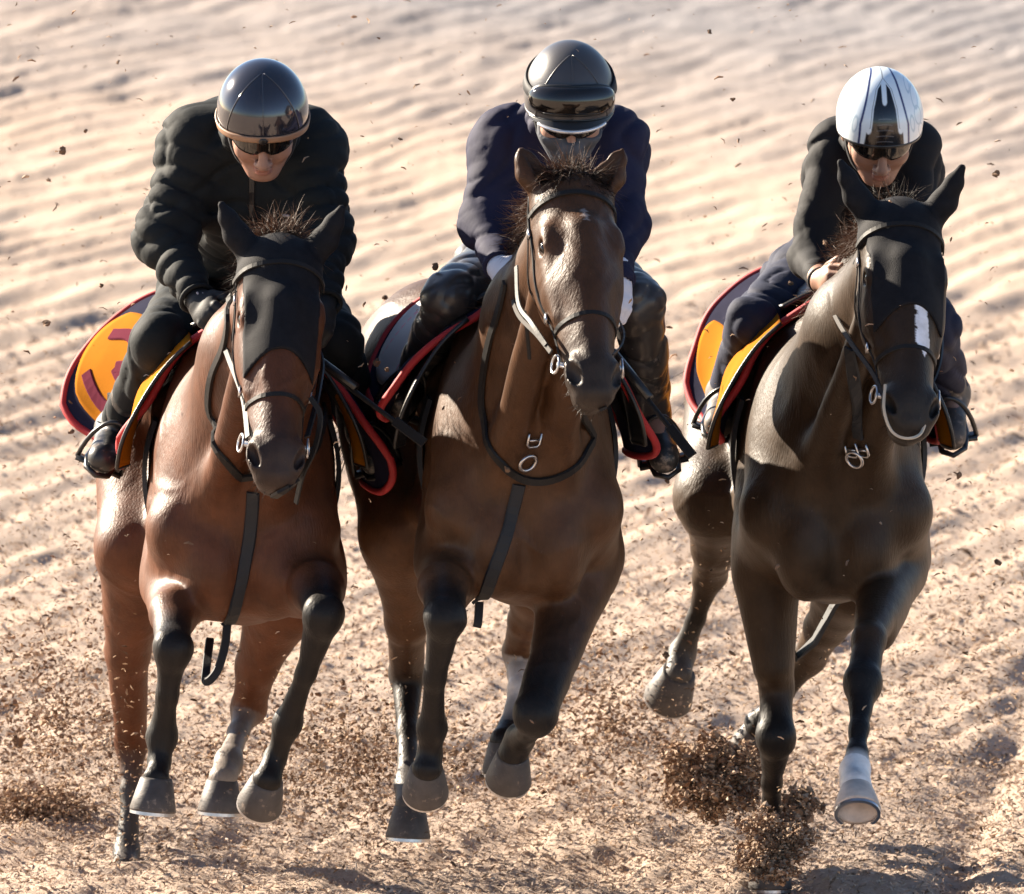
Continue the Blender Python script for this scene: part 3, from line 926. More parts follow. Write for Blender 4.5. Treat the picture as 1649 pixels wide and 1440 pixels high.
def mane(H, seed, n=1100, L=.13, blow=V3(-.75, .2, .35), mt='hair'):
    g = np.random.default_rng(seed); cr = spline(H.crest[::-1], 20)
    ro = []; di = []
    for i in range(n):
        t = g.uniform(0, .95); p = cr[int(t * (len(cr) - 1))] + g.normal(0, .012, 3) + V3(0, 0, .02)
        ro.append(p); di.append(blow + V3(g.normal(0, .3), g.normal(0, .3), g.uniform(0, .6)))
    hair('mane', ro, di, L, .0015, mt, H.root, seed, .38, .6, 7)


def forelock(H, seed, n, L, spread, mt='hair', up_=1.0, t0=.0, nn=.02):
    g = np.random.default_rng(seed); ro = []; di = []
    for i in range(n):
        q = g.uniform(-1, 1)
        ro.append(H.hp(q * spread, t0 + g.uniform(-.015, .02), nn + g.uniform(-.03, .01)))
        di.append(H.S * (q * .55 + g.normal(0, .15)) + V3(0, 0, up_) - H.N * .15)
    hair('forelock', ro, di, L, .0012, mt, H.root, seed, .45, .95, 8)


def ray_local(H, y, ph, off, zc=1.26):
    c = H.L(0, y, zc); d = H.side * math.sin(ph) + H.up * math.cos(ph)
    l, n, i, t = H.bvh.ray_cast(Vector(c + d * 1.2), Vector(-d))
    if l is None: l = c + d * .25
    return np.array(l) + d * off


def smooth_grid(G, it=3):
    for _ in range(it):
        K = G.copy()
        K[1:-1, :] = (G[:-2, :] + 2 * G[1:-1, :] + G[2:, :]) / 4
        G = K.copy(); G[:, 1:-1] = (K[:, :-2] + 2 * K[:, 1:-1] + K[:, 2:]) / 4
    return G


def saddle_cloth(H, label, pl, pr_, flare, rear, number=None, panel=None, extra=None, front=(.47, .47), wing=(.05, .05)):
    """a cloth laid over the back: ray-cast on the horse, flaring away from it at the hem"""
    n, m = 44, 72
    G = np.zeros((n, m, 3))
    for j in range(m):
        for i in range(n):
            uu = 2 * i / (n - 1) - 1; vv = 2 * j / (m - 1) - 1
            uu, vv = uu * math.sqrt(1 - .36 * vv ** 4), vv * math.sqrt(1 - .30 * uu ** 4)      # round corners
            u = uu / 2 + .5; v = vv / 2 + .5; ph = pl + (pr_ - pl) * v
            sd_ = 0 if ph < 0 else 1; e = abs(ph) / (pr_ if ph > 0 else -pl)
            y0 = front[sd_] - .03 * e ** 2; y1 = rear - .04 * e ** 2; y = y0 + (y1 - y0) * u
            off = .014 + flare[sd_] * e ** 3 * (.45 + .55 * abs(2 * u - 1)) + .010 * e ** 2 * math.sin(u * 13 + ph * 3)
            off += wing[sd_] * (1 - u) ** 2.2 * e ** 2.0 * (1 - .30 * e ** 4)
            if extra and ph < 0: off += extra * e ** 1.5 * u ** 2
            G[i, j] = ray_local(H, y, ph, off)
    G = smooth_grid(G)
    root = empty('saddle_cloth', H.L(0, .8, 1.5))
    tag(root, label, 'saddle cloth', 'saddle cloths')
    MB().sheet(G, .007).build('panel', M['navy'], root)
    rim = list(G[0]) + list(G[1:, -1]) + list(G[-1, ::-1][1:]) + list(G[::-1, 0][1:-1])
    MB().tube(rim, .0105, 8, True).build('binding', M['red'], root)
    Ng = np.cross(np.gradient(G, axis=1), np.gradient(G, axis=0)); Ng /= np.linalg.norm(Ng, axis=2, keepdims=True) + 1e-9
    cen = H.L(0, .8, 1.2)
    if np.sum((G - cen) * Ng) < 0: Ng = -Ng
    def at(u, v, off=.007):
        a = min(max(u, 0), .999) * (n - 1); b = min(max(v, 0), .999) * (m - 1); i, j = int(a), int(b); a -= i; b -= j
        q = lambda T: (T[i, j] * (1 - a) + T[i + 1, j] * a) * (1 - b) + (T[i, j + 1] * (1 - a) + T[i + 1, j + 1] * a) * b
        return q(G) + q(Ng) * off, q(Ng)
    H.at = at
    if panel:
        for (u0, u1, v0, v1, mt, nm) in panel:
            S_ = np.zeros((18, 18, 3))
            for i in range(18):
                for j in range(18):
                    uu, vv = i / 17 * 2 - 1, j / 17 * 2 - 1
                    # squircle patch
                    uq = uu * math.sqrt(1 - .42 * vv * vv); vq = vv * math.sqrt(1 - .42 * uu * uu)
                    S_[i, j] = at((u0 + u1) / 2 + uq * (u1 - u0) / 2, (v0 + v1) / 2 + vq * (v1 - v0) / 2, .008)[0]
            MB().sheet(S_, .004).build(nm, M[mt], root)
    if number:
        (u0, u1, v0, v1, mt, strokes) = number
        k = MB()
        for st in strokes:
            pp = spline([V3(a, b, 0) for a, b in st], 6)
            q = [at(u0 + (u1 - u0) * p[0], v0 + (v1 - v0) * p[1], .0115) for p in pp]
            k.strap([a for a, b in q], [b for a, b in q], .036, .003)
        k.build('number', M[mt], root)
    return root


def girth(H, root):
    k = []; nn = []
    for ph in np.linspace(R(70), R(290), 44):
        p = ray_local(H, .50, ph, .005); k.append(p); nn.append(nrm(p - H.L(0, .50, 1.2)))
    P_ = np.array(k)
    for _ in range(3): P_[1:-1] = (P_[:-2] + 2 * P_[1:-1] + P_[2:]) / 4
    MB().strap(list(P_), nn, .095, .012).build('girth', M['web'], root)


def saddle(H, label, flapmat, lf, ankles):
    DEPTH[0] = H.depth
    root = empty('saddle', H.L(0, .68, 1.55))
    tag(root, label, 'saddle', 'exercise saddles')
    G = np.zeros((22, 22, 3))
    for i in range(22):
        u = i / 21; y = .52 + .34 * u
        for j in range(22):
            ph = R(-22 + 44 * j / 21)
            G[i, j] = ray_local(H, y, ph, .024 + .02 * (2 * u - 1) ** 4)
    MB().sheet(smooth_grid(G, 2), .012).build('seat', M['saddle'], root)
    for s in (-1, 1):
        G = np.zeros((20, 20, 3))
        for j in range(20):
            v = j / 19; ph = s * R(24 + 72 * v)
            w = 1 - .55 * max(0, v - .55) ** 2 / .2
            for i in range(20):
                u = i / 19 * 2 - 1
                y = .55 + .03 * math.sin(v * 3) - .11 * v + u * .14 * max(.35, w)
                G[i, j] = ray_local(H, y, ph, .032 + .018 * v + .006 * math.sin(u * 4 + v * 5) + .045 * v * (.5 - u * .5))
        G = smooth_grid(G, 2)
        f = MB().sheet(G, .010).build('flap', M[flapmat], root)
        MB().tube(list(G[0]) + list(G[1:, -1]), .006, 6).build('edge', M['saddle'], f)
        an = P(*ankles[0 if s < 0 else 1])
        t = ray_local(H, .66, s * R(50), .06)
        MB().strap([t, t * .5 + an * .5 + H.side * s * .02, an + V3(0, 0, .10)], [H.side * s] * 3, .024, .005).build('stirrup_leather', M['leather'], root)
    girth(H, root)
    DEPTH[0] = 0.0
    return root


saddle_cloth(horse_a, 'navy saddle cloth with a yellow number patch on the bright bay horse at left', R(-103), R(112), (.075, .13), 1.30,
             number=(.68, .92, .08, .25, 'maroon', [[(.95, .80), (.55, 1), (.10, .80), (.50, .55)], [(.50, .55), (.06, .28), (.5, .0), (.97, .22)]]),
             panel=[(.56, .985, .03, .31, 'yellow', 'number_patch')], extra=.15, front=(.47, .44), wing=(.05, .13))
saddle_cloth(horse_b, 'dark saddle cloth with red binding and a white rear panel on the bare-headed middle horse', R(-88), R(106), (.06, .09), 1.10,
             panel=[(.58, .97, .05, .46, 'white', 'white_panel'), (.62, .66, .10, .42, 'pink', 'pink_stripe'), (.86, .89, .10, .42, 'pink', 'pink_stripe'), (.34, .42, .30, .35, 'blue', 'blue_stripe'), (.44, .50, .30, .35, 'white', 'white_stripe'), (.52, .56, .30, .35, 'red', 'red_stripe')], extra=.13, front=(.43, .42), wing=(.16, .09))
saddle_cloth(horse_c, 'black saddle cloth with red binding on the nearly black horse at right', R(-103), R(104), (.05, .05), 1.24,
             panel=[(.66, .97, .05, .24, 'yellow', 'yellow_patch')], extra=.08, front=(.47, .53), wing=(.03, .05))

ANK = {'a': ((176, 700, .85), (592, 700, .85)), 'b': ((662, 610, .82), (1052, 680, .82)), 'c': ((1165, 645, 1.42), (1532, 640, 1.42))}
saddle(horse_a, 'saddle with yellow flaps under the rider in the glossy round black helmet', 'yellow', 1, ANK['a'])
saddle(horse_b, 'black leather saddle under the rider in the navy jacket', 'saddle', 1, ANK['b'])
saddle(horse_c, 'saddle with yellow flaps under the rider in the flame patterned helmet', 'yellow', 1, ANK['c'])

bridle(horse_a, [([(400, 705, -.76), (392, 640, -.6), (370, 580, -.32), (352, 530, -.02), (345, 510, .06)], .017, 'leather'),
                 ([(495, 705, -.76), (512, 640, -.6), (520, 590, -.3), (512, 560, .02)], .017, 'leather'),
                 ([(500, 640, -.70), (516, 670, -.72), (508, 720, -.72), (488, 765, -.70), (477, 810, -.66)], .015, 'leather')])
bridle(horse_b, [([(888, 568, -.74), (866, 540, -.6), (836, 508, -.36), (824, 470, -.08), (826, 445, .0)], .013, 'rein_grey'),
                 ([(985, 575, -.72), (1000, 560, -.5), (1004, 540, -.2), (996, 520, .02)], .017, 'leather'),
                 ([(832, 430, -.3), (836, 490, -.5), (856, 520, -.62), (880, 556, -.70)], .012, 'leather'),
                 ([(845, 500, -.45), (850, 540, -.42), (853, 578, -.40)], .010, 'leather')])
bridle(horse_c, [([(1424, 640, -.14), (1405, 600, -.02), (1368, 548, .2), (1342, 500, .46), (1338, 455, .56)], .013, 'rein_grey'),
                 ([(1490, 640, -.12), (1512, 590, .1), (1516, 540, .4), (1506, 500, .6)], .017, 'leather'),
                 ([(1426, 620, -.16), (1424, 660, -.2), (1436, 694, -.22), (1458, 706, -.24), (1482, 700, -.22), (1494, 672, -.18)], .007, 'rope')])


def breastplate(H, loop, strap_, ringp=None, bits=None, tail=None):
    b = empty('breastplate', H.L(0, .05, 1.15), H.root)
    if loop: lay(H, loop, .022, .007).build('neck_strap', M['leather'], b)
    if strap_: lay(H, strap_, .034, .007).build('chest_strap', M['web'], b)
    if ringp:
        c, n = hit(H, *ringp, .014)
        ring(c, .023, .0045, n).build('ring', M['steel'], b)
    if bits:
        for (x, y) in bits:
            k = MB()
            c, n = hit(H, x, y, .010)
            u = nrm(np.cross(n, V3(0, 0, 1))); w = np.cross(u, n)
            k.tube([c + u * a_ * .017 + w * b_ * .020 for a_, b_ in ((-1, 1), (-1, -.6), (-.6, -1), (.6, -1), (1, -.6), (1, 1))], .0035, 6)
            k.tube([c - u * .012, c + u * .012], .0035, 6)
            k.build('buckle', M['steel'], b)
    if tail:
        DEPTH[0] = H.depth
        MB().strap(spline([P(*t) for t in tail], 8), [V3(0, -1, 0)] * (8 * (len(tail) - 1) + 1), .022, .006).build('loose_end', M['web'], b)
        DEPTH[0] = 0.0


breastplate(horse_a, [(372, 480), (370, 520), (362, 560), (347, 592), (337, 640), (343, 690), (368, 745), (408, 792), (450, 786), (490, 755), (512, 705), (520, 655)],
            [(408, 792), (404, 850), (393, 920), (374, 985), (366, 1012)],
            tail=[(366, 1005, .12), (362, 1040, .10), (350, 1080, .08), (332, 1098, .08), (333, 1070, .14), (338, 1030, .24)])
breastplate(horse_b, [(816, 455), (808, 490), (798, 525), (784, 575), (776, 640), (784, 700), (808, 745), (840, 772), (880, 775), (920, 755), (952, 715), (970, 655)],
            [(836, 780), (822, 840), (802, 900), (780, 960), (772, 985)], ringp=(846, 741), bits=[(858, 706)],
            tail=[(772, 970, .14), (770, 1000, .12), (768, 1010, .12)])
breastplate(horse_c, None, [(1370, 560), (1376, 620), (1380, 680), (1384, 705)], ringp=(1380, 736), bits=[(1392, 722), (1374, 722)])

mane(horse_a, 11, 2200, .11, V3(-.6, .3, .4), 'dark_hair')
mane(horse_b, 12, 3000, .12, V3(-.8, -.05, .3), 'hair')
mane(horse_c, 13, 3000, .11, V3(-.8, -.05, .4), 'hair')
forelock(horse_a, 21, 1100, .115, .028, 'hair', 1.1, -.045, -.045)
forelock(horse_b, 22, 1500, .10, .040, 'hair', .7, -.01, .0)
forelock(horse_b, 25, 900, .10, .045, 'dark_hair', -.2, .0, .03)
forelock(horse_c, 23, 700, .09, .035, 'dark_hair', 1.2, -.055, -.055)
for H, sd_ in ((horse_a, 31), (horse_b, 32), (horse_c, 33)):
    g = np.random.default_rng(sd_); ro = []; di = []
    for i in range(60):
        sx_ = g.choice([-1, 1]); p = H.hp(sx_ * g.uniform(.01, .06), g.uniform(.47, .59), g.uniform(-.095, -.03))
        q, nn = onto(H.bvh, p, -.001); ro.append(q); di.append(nn + H.A * .4)
    tag(hair('whiskers', ro, di, .026, .0006, 'dark_hair', H.root, sd_, .3, .3, 3), kind='stuff')
    t0 = H.L(0, 1.62, 1.42); ro = [t0 + g.normal(0, .014, 3) for _ in range(500)]
    di = [H.back * .9 - V3(0, 0, .3) for _ in range(500)]
    hair('tail', ro, di, .42, .003, 'leather', H.root, sd_ + 5, .04, 2.6, 8)


# ------------------------------------------------------------------ riders
def hand_prims(w, d, pn, lat, g=0.0):
    """palm, four curled fingers of different lengths and a thumb; lat points to the thumb side"""
    d = nrm(d); pn = nrm(pn - d * (pn @ d)); lat = nrm(lat - d * (lat @ d) - pn * (lat @ pn))
    pr = [cap(w - d * .02, w + d * .02, .026 + g, .027 + g, .02, pn, .8),
          ell(w + d * .055, (.040 + g, .045 + g, .019 + g), np.array([lat, d, pn]), .015)]
    for i, (o, l) in enumerate(((.030, .92), (.010, 1.0), (-.010, .95), (-.029, .78))):
        p = w + d * (.090 - .004 * abs(i - 1)) + lat * o
        ang = R(38 + 5 * i)
        for k, (sl, r) in enumerate(((.040, .0098), (.026, .0088), (.020, .0078))):
            q = p + (d * math.cos(ang) + pn * math.sin(ang)) * sl * l
            pr.append(cap(p, q, r + g, r * .95 + g, .004)); p = q; ang += R(72)
    p = w + d * .035 + lat * .036 + pn * .008
    for sl, r, dv in ((.036, .0125, d * .75 + lat * .45 + pn * .45), (.030, .011, d * .65 - lat * .25 + pn * .6), (.022, .0095, d * .35 - lat * .6 + pn * .55)):
        q = p + nrm(dv) * sl; pr.append(cap(p, q, r + g, r * .93 + g, .006)); p = q
    return pr


def helmet_pt(Hc, ax, az, t, r, rim, grow=0.0):
    """az from the face round the head, t from crown 0 to rim 1"""
    e0 = rim(az); e = math.pi / 2 + (e0 - math.pi / 2) * t
    v = V3(math.sin(az) * math.cos(e) * (r[0] + grow), math.cos(az) * math.cos(e) * (r[1] + grow), math.sin(e) * (r[2] + grow))
    return Hc + v @ ax


def rider(c):
    Q = {k: (P(*v[:3]), v[3] if len(v) > 3 else None) for k, v in c['j'].items()}
    jp = {k: v[0] for k, v in Q.items()}; jr = {k: v[1] for k, v in Q.items()}
    root = empty('person', jp['pel'])
    tag(root, c['label'], 'person', 'riders')
    pit, yw = c['pitch'], c.get('head_yaw', 0)
    f = V3(math.sin(yw) * math.cos(pit), -math.cos(yw) * math.cos(pit), -math.sin(pit))
    s_ = V3(math.cos(yw), math.sin(yw), c.get('head_roll', 0)); s_ = nrm(s_ - f * (s_ @ f)); u = np.cross(f, s_); u = -u if u[2] < 0 else u
    ax = np.array([s_, f, u]); Hc = P(*c['head']); k = 1.1
    def hl(a, b, d): return Hc + (s_ * a + f * b + u * d) * k
    def e_(p, r, kk=.02, sub=False): return ell(hl(*p), np.array(r) * k, ax, kk, sub)
    def c_(p, q, ra, rb, kk=.01, sub=False): return cap(hl(*p), hl(*q), ra * k, rb * k, kk, None, 1, sub)
    face = [e_((0, 0, .02), (.076, .096, .088)), e_((0, .026, -.055), (.066, .060, .064), .03), e_((0, .062, -.106), (.029, .024, .021), .03),
            c_((-.05, .0, -.075), (-.015, .062, -.108), .016, .016, .03), c_((.05, .0, -.075), (.015, .062, -.108), .016, .016, .03),
            c_((0, .090, .000), (0, .112, -.040), .009, .012, .014), e_((0, .113, -.047), (.013, .012, .010), .010),
            e_((-.014, .102, -.050), (.008, .010, .007), .008), e_((.014, .102, -.050), (.008, .010, .007), .008),
            e_((-.038, .062, -.040), (.026, .024, .024), .025), e_((.038, .062, -.040), (.026, .024, .024), .025),
            c_((-.035, .082, .022), (.035, .082, .022), .012, .012, .02),
            e_((-.032, .088, .002), (.016, .008, .011), .012, True), e_((.032, .088, .002), (.016, .008, .011), .012, True),
            e_((-.031, .078, .002), (.013, .013, .013), .006), e_((.031, .078, .002), (.013, .013, .013), .006),
            e_((0, .092, -.073), (.021, .011, .0065), .008), e_((0, .089, -.086), (.019, .012, .0075), .008),
            c_((-.020, .101, -.0795), (.020, .101, -.0795), .0016, .0016, .004, True),
            e_((-.0065, .112, -.0555), (.0035, .006, .003), .003, True), e_((.0065, .112, -.0555), (.0035, .006, .003), .003, True),
            e_((-.079, -.006, -.022), (.010, .022, .033), .012), e_((.079, -.006, -.022), (.010, .022, .033), .012)]
    neckb = (jp['shL'] + jp['shR']) / 2 + V3(0, .03, .02)
    chest = jp['chest']; pel = jp['pel']
    body = face + [cap(hl(0, -.03, -.07), neckb, .056, .060, .03),
                   cap(neckb, chest, .09, .13, .06, V3(0, 0, 1), .85), cap(chest, pel, .13, .12, .06, V3(0, 0, 1), .8)]
    hands = []
    for q in ('L', 'R'):
        body += [cap(neckb, jp['sh' + q], .07, .055, .05), cap(jp['sh' + q], jp['el' + q], .048, .040, .03), cap(jp['el' + q], jp['wr' + q], .040, .027, .03),
                 cap(pel, jp['hip' + q], .10, .09, .05), cap(jp['hip' + q], jp['kn' + q], .082, .055, .03), cap(jp['kn' + q], jp['an' + q], .052, .036, .03),
                 cap(jp['an' + q], jp['toe' + q], .034, .028, .02)]
        wr = jp['wr' + q]; hd = P(*c['hand' + q]) - wr; sg = -1 if q == 'L' else 1
        pn = V3(-sg * .45, .75, -.25)
        lat = V3(-sg * .55, -.25, .8)
        hands.append((wr, hd, pn, lat))
        body += hand_prims(wr, hd, pn, lat, 0.0)
    bf = Field(body, .0062, fine={2: (min(jp['elL'][2], jp['elR'][2]) - .26, .0038, 1), 1: (jp['chest'][1] - .05, .0042, -1)})
    bv, bq = bf.mesh()
    sk = np.tile(np.array(c.get('skin', (.35, .195, .14))), (len(bv), 1))
    lip = ((bv - hl(0, .095, -.080)) @ np.array([s_, f, u]).T) / k
    m = (np.abs(lip[:, 0]) < .022) & (np.abs(lip[:, 2]) < .011 - .15 * np.abs(lip[:, 0])) & (lip[:, 1] > -.02)
    sk[m] = sk[m] * np.array([.95, .75, .76])
    nobj('body', bv, bq, M['skin'], root, cols=sk)
    # jacket
    th = c['thick']; jp_ = []
    jp_ += [cap(neckb + V3(0, .02, -.01), chest, .105 + th, .150 + th, .07, V3(0, 0, 1), .82), cap(chest, pel, .150 + th, .150 + th, .07, V3(0, 0, 1), .78),
            cap(jp['shL'], jp['shR'], .070 + th, .070 + th, .06)]
    nr = c['rings']; bw = c.get('bulk', .05)
    jp_.append(ell(chest * .55 + neckb * .45 + V3(0, .02, -.02), (.175 + bw, .15 + th, .135 + th), None, .06))
    for q in ('L', 'R'):
        jp_ += [cap(jp['sh' + q], jp['el' + q], .072 + th, .064 + th, .06, ring=(c['puff'], nr, .2)),
                cap(jp['el' + q], jp['wr' + q], .056 + th, .034 + th * .6, .03, ring=(c['puff'] * .8, nr * .9, .4)),
                cap(neckb, jp['sh' + q], .085 + th, .066 + th, .06)]
    col0 = hl(0, -.035, -.085)
    ring_c = [neckb * .25 + col0 * .75 + (s_ * math.cos(q) * .080 + (f * .8 + u * .2) * math.sin(q) * .075 - f * .01) for q in np.linspace(0, 2 * math.pi, 13)]
    for a_, b_ in zip(ring_c[:-1], ring_c[1:]): jp_.append(cap(a_, b_, .022 + th * .4, .022 + th * .4, .02))
    if c.get('hood'):
        hb = neckb + V3(0, .10, .055); jp_.append(ell(hb, (.15, .09, .055), None, .05))
    jp_.append(cap(hl(0, .0, -.02), col0 * .6 + neckb * .4, .068, .060, .015, sub=True))
    for (wr, hd, pn, lat) in hands: jp_.append(cap(wr + nrm(hd) * .005, wr + nrm(hd) * .1, .033, .035, .008, sub=True))
    jf = Field(jp_, .0062)
    w1 = sines(c['seed'], 27, 4, (.8, .8, 1.7)); w2 = sines(c['seed'] + 9, 62, 4, (.7, .7, 1.5))
    ca = c['crease']
    jf.near(lambda x, y, z: ca * 1.9 * np.clip(1 - 2.0 * np.abs(w1(x, y, z)), 0, 1) ** 2 + ca * .45 * np.clip(1 - 2.0 * np.abs(w2(x, y, z)), 0, 1) ** 2 + ca * .5 * w1(x, y, z))
    jv, jq = jf.mesh()
    jo = nobj('jacket', jv, jq, M[c['jacket']], root)
    jb = bvh_of(jv, jq)
    for q in ('L', 'R'):                                    # cuff
        wr = jp['wr' + q]; d = nrm(wr - jp['el' + q]); k_ = MB()
        u1 = nrm(np.cross(d, V3(0, 0, 1))); u2 = np.cross(d, u1)
        k_.tube([wr - d * .004 + (u1 * math.cos(t) + u2 * math.sin(t)) * (.032 + th * .55) for t in np.linspace(0, 2 * math.pi, 22, endpoint=False)], .0065, 8, True)
        k_.build('cuff', M[c['jacket']], jo)
    zp = []
    for t in np.linspace(0, 1, 12):
        o = neckb * (1 - t) + chest * t + V3(0, -.4, -.12 - .25 * t)
        l, n, i, d = jb.ray_cast(Vector(o + V3(.004, -.3, 0)), Vector((0, 1, .25)).normalized())
        if l is not None: zp.append((np.array(l) + np.array(n) * .001, np.array(n)))
    if len(zp) > 3: MB().strap([a for a, b in zp], [b for a, b in zp], .016, .004).build('zip', M['frame'], jo)
    if c.get('badge'):
        for (x, y, w_, h_, mt) in c['badge']:
            d = Vector(nrm(P(x, y, .3) - CAM)); l, n, i, t = jb.ray_cast(Vector(CAM), d)
            if l is not None:
                n = np.array(n); u1 = nrm(np.cross(V3(0, 0, 1), n)); MB().box(np.array(l) + n * .002, (w_, h_, .002), np.array([u1, np.cross(n, u1), n])).build('badge', M[mt], jo)
    # trousers
    tp = [cap(pel, pel + (chest - pel) * .25, .135, .13, .06, V3(0, 0, 1), .85)]
    for q in ('L', 'R'):
        tp += [cap(pel, jp['hip' + q], .125, .108, .05), cap(jp['hip' + q], jp['kn' + q], .100, c['knr'], .04), cap(jp['kn' + q], jp['an' + q], c['knr'] * .98, c['anr'], .03)]
    tf = Field(tp, .007)
    w3 = sines(c['seed'] + 3, 40, 5)
    tf.near(lambda x, y, z: .009 * np.clip(1 - 2.2 * np.abs(w3(x, y, z)), 0, 1) ** 2 + .003 * w3(x, y, z))
    tv, tq = tf.mesh(); nobj('trousers', tv, tq, M[c['trousers']], root)
    for q in ('L', 'R'):
        an, to, kn = jp['an' + q], jp['toe' + q], jp['kn' + q]
        d = nrm(to - an); sh = nrm(kn - an); back_ = nrm(V3(0, 1, 0) - sh * sh[1])
        heel = an - sh * .055 + back_ * .035
        bp_ = [cap(an, an + (kn - an) * c['boot_h'], .046, .052 + .012 * (c['boot_h'] > .5), .02), cap(an, heel, .042, .034, .03), cap(an - sh * .02, to, .044, .036, .03, sh, .9), cap(heel, to, .030, .034, .02)]
        bf2 = Field(bp_, .0055)
        w4 = sines(c['seed'] + 5, 60, 4)
        bf2.near(lambda x, y, z: .003 * np.abs(w4(x, y, z)))
        v4, q4 = bf2.mesh(); bo = nobj('boot', v4, q4, M[c['boot']], root)
        # sole and stirrup iron under the ball of the foot
        fw = nrm(to - heel); sd4 = nrm(np.cross(fw, sh)); nn4 = np.cross(sd4, fw); nn4 = nn4 if nn4 @ sh > 0 else -nn4
        outl = [heel + fw * (a_ * np.linalg.norm(to - heel)) + sd4 * b_ - nn4 * .036 for a_, b_ in ((-.12, 0), (-.05, .028), (.3, .027), (.75, .038), (1.05, .030), (1.16, 0), (1.05, -.030), (.75, -.038), (.3, -.027), (-.05, -.028))]
        MB().tube(outl, .008, 6, True).build('sole', M['frame'], bo)
        bm_ = heel + (to - heel) * .72 - nn4 * .050
        arch = [bm_ + sd4 * (.062 * math.cos(t)) + (nn4 * .72 + sh * .5) * (.13 * math.sin(t)) for t in np.linspace(0, math.pi, 16)]
        st = empty('stirrup', bm_)
        tag(st, 'steel stirrup iron %s' % c['stir'][0 if q == 'L' else 1], 'stirrup', 'stirrups')
        MB().tube(arch, .0065, 8).build('iron', M['steel' if c['steel'] else 'frame'], st)
        MB().box(bm_, (.064, .018, .005), np.array([sd4, fw, nn4])).build('tread', M['frame'], st)
    # gloves
    if c.get('glove'):
        for (wr, hd, pn, lat) in hands:
            gp = hand_prims(wr, hd, pn, lat, .0028) + [cap(wr - nrm(hd) * .035, wr + nrm(hd) * .02, .034, .031, .015)]
            gv, gq = Field(gp, .0036).mesh(); go = nobj('glove', gv, gq, M[c['glove']], root)
    if c.get('glove_mark'):
        wr, hd, pn, lat = hands[0]; d = nrm(hd); b_ = wr + d * .0 + V3(.008, -.038, .008)
        MB().tube([b_ + V3(0, 0, -.018), b_, b_ + V3(-.008, 0, .016)], .0028, 6).tube([b_, b_ + V3(.008, 0, .014)], .0028, 6).build('glove_mark', M['white'], root)
    # helmet
    r = c['hel']; hc = Hc + (u * c['hel_u'] + f * c.get('hel_f', -.004)) * k
    def rim(az):
        return c['rim'][0] + (c['rim'][1] - c['rim'][0]) * (1 - math.cos(az)) / 2 - c['rim'][2] * math.sin(az) ** 2
    na, nt_ = (360, 200) if c.get('flames') else (128, 64)
    rp = helmet_pt(hc, ax, 0, 1, r, rim); upi = nrm(u * .80 + f * -.60); h0 = (rp - hc) @ upi; h1 = math.sqrt((.80 * r[2]) ** 2 + (.60 * r[1]) ** 2)
    V = []; cols = []
    for i in range(nt_ + 1):
        for j in range(na):
            az = -math.pi + 2 * math.pi * j / na; t = max(i / nt_, .002)
            V.append(helmet_pt(hc, ax, az, t, r, rim))
            if c.get('flames'):
                l = (V[-1] - hc) @ ax.T; X = abs(l[0] / r[0]); h = ((V[-1] - hc) @ upi - h0) / (h1 - h0)
                col = np.array((.78, .86, .90)); K = np.array((.008, .008, .010)); NV = np.array((.02, .03, .13)); GB = np.array((.33, .46, .56))
                st = lambda d: min(1, max(0, .5 - d / .022))                     # soft edge
                frm = l @ (ax @ (upi * 0 + f * .80 + u * .60))
                if frm > -.02:
                    wv = float(np.interp(h, [-.1, 0, .12, .20, .25, .5, .75, .88], [.50, .47, .44, .42, .30, .25, .14, -.03]))
                    a_ = st(X - wv)
                    lobe = ((X - .37) / .065) ** 2 + ((h - .24) / .07) ** 2
                    if h < .26: a_ *= 1 - st((math.sqrt(lobe) - 1) * .065)
                    dr = (X - .055) if h > .60 else (math.hypot(X, h - .60) - .055)
                    a_ *= 1 - st(dr)
                    col = col * (1 - a_) + K * a_
                    if h < .42 and X < .20: col = col + np.array((.07, .07, .075)) * st(abs(math.sin(h * 42 + X * X * 12)) * .1 - .03) * (X < .20 - .25 * max(0, h - .2))
                    ol = st(abs(X - wv - .035) - .006) * (h > .24) * .9
                    col = col * (1 - ol) + K * ol
                    b_ = st(abs(X - float(np.interp(h, [-.1, 0, .3, .85, 1.0], [.60, .58, .55, .30, .20]))) - .024)
                    col = col * (1 - b_) + NV * b_
                g_ = 0
                for (x0, y0, rx, ry) in ((.80, .40, .085, .12), (.72, .64, .075, .15), (.90, .20, .07, .09), (.66, .30, .05, .10), (.56, .80, .05, .10)):
                    tw = (X - x0) + .25 * (h - y0)
                    g_ = max(g_, st((abs(math.hypot(tw / rx, (h - y0) / ry) - 1)) * rx - .006))
                col = col * (1 - g_) + GB * g_
                cols.append(col)
    Fh = []
    for i in range(nt_):
        for j in range(na):
            Fh.append((i * na + j, (i + 1) * na + j, (i + 1) * na + (j + 1) % na, i * na + (j + 1) % na))
    ho = nobj('helmet', np.array(V), np.array(Fh, dtype=np.int32), M[c['helmet']], root, cols=np.array(cols) if cols else None)
    inn = [helmet_pt(hc, ax, -math.pi + 2 * math.pi * j / 64, 1.0, r, rim, -.003) for j in range(64)]
    MB().tube(inn, .0055, 8, True).build('rim', M['frame' if not c.get('band') else 'frame'], ho)
    if c.get('band'):
        G = np.array([[helmet_pt(hc, ax, a_, t, r, rim, .0035) for t in np.linspace(.915, 1.0, 5)] for a_ in np.linspace(-2.0, 2.0, 50)])
        MB().sheet(G, .005).build('band', M['tan'], ho)
        MB().ball(helmet_pt(hc, ax, 0, .97, r, rim, .008), (.012, .004, .010), ax).build('band_stud', M['frame'], ho)
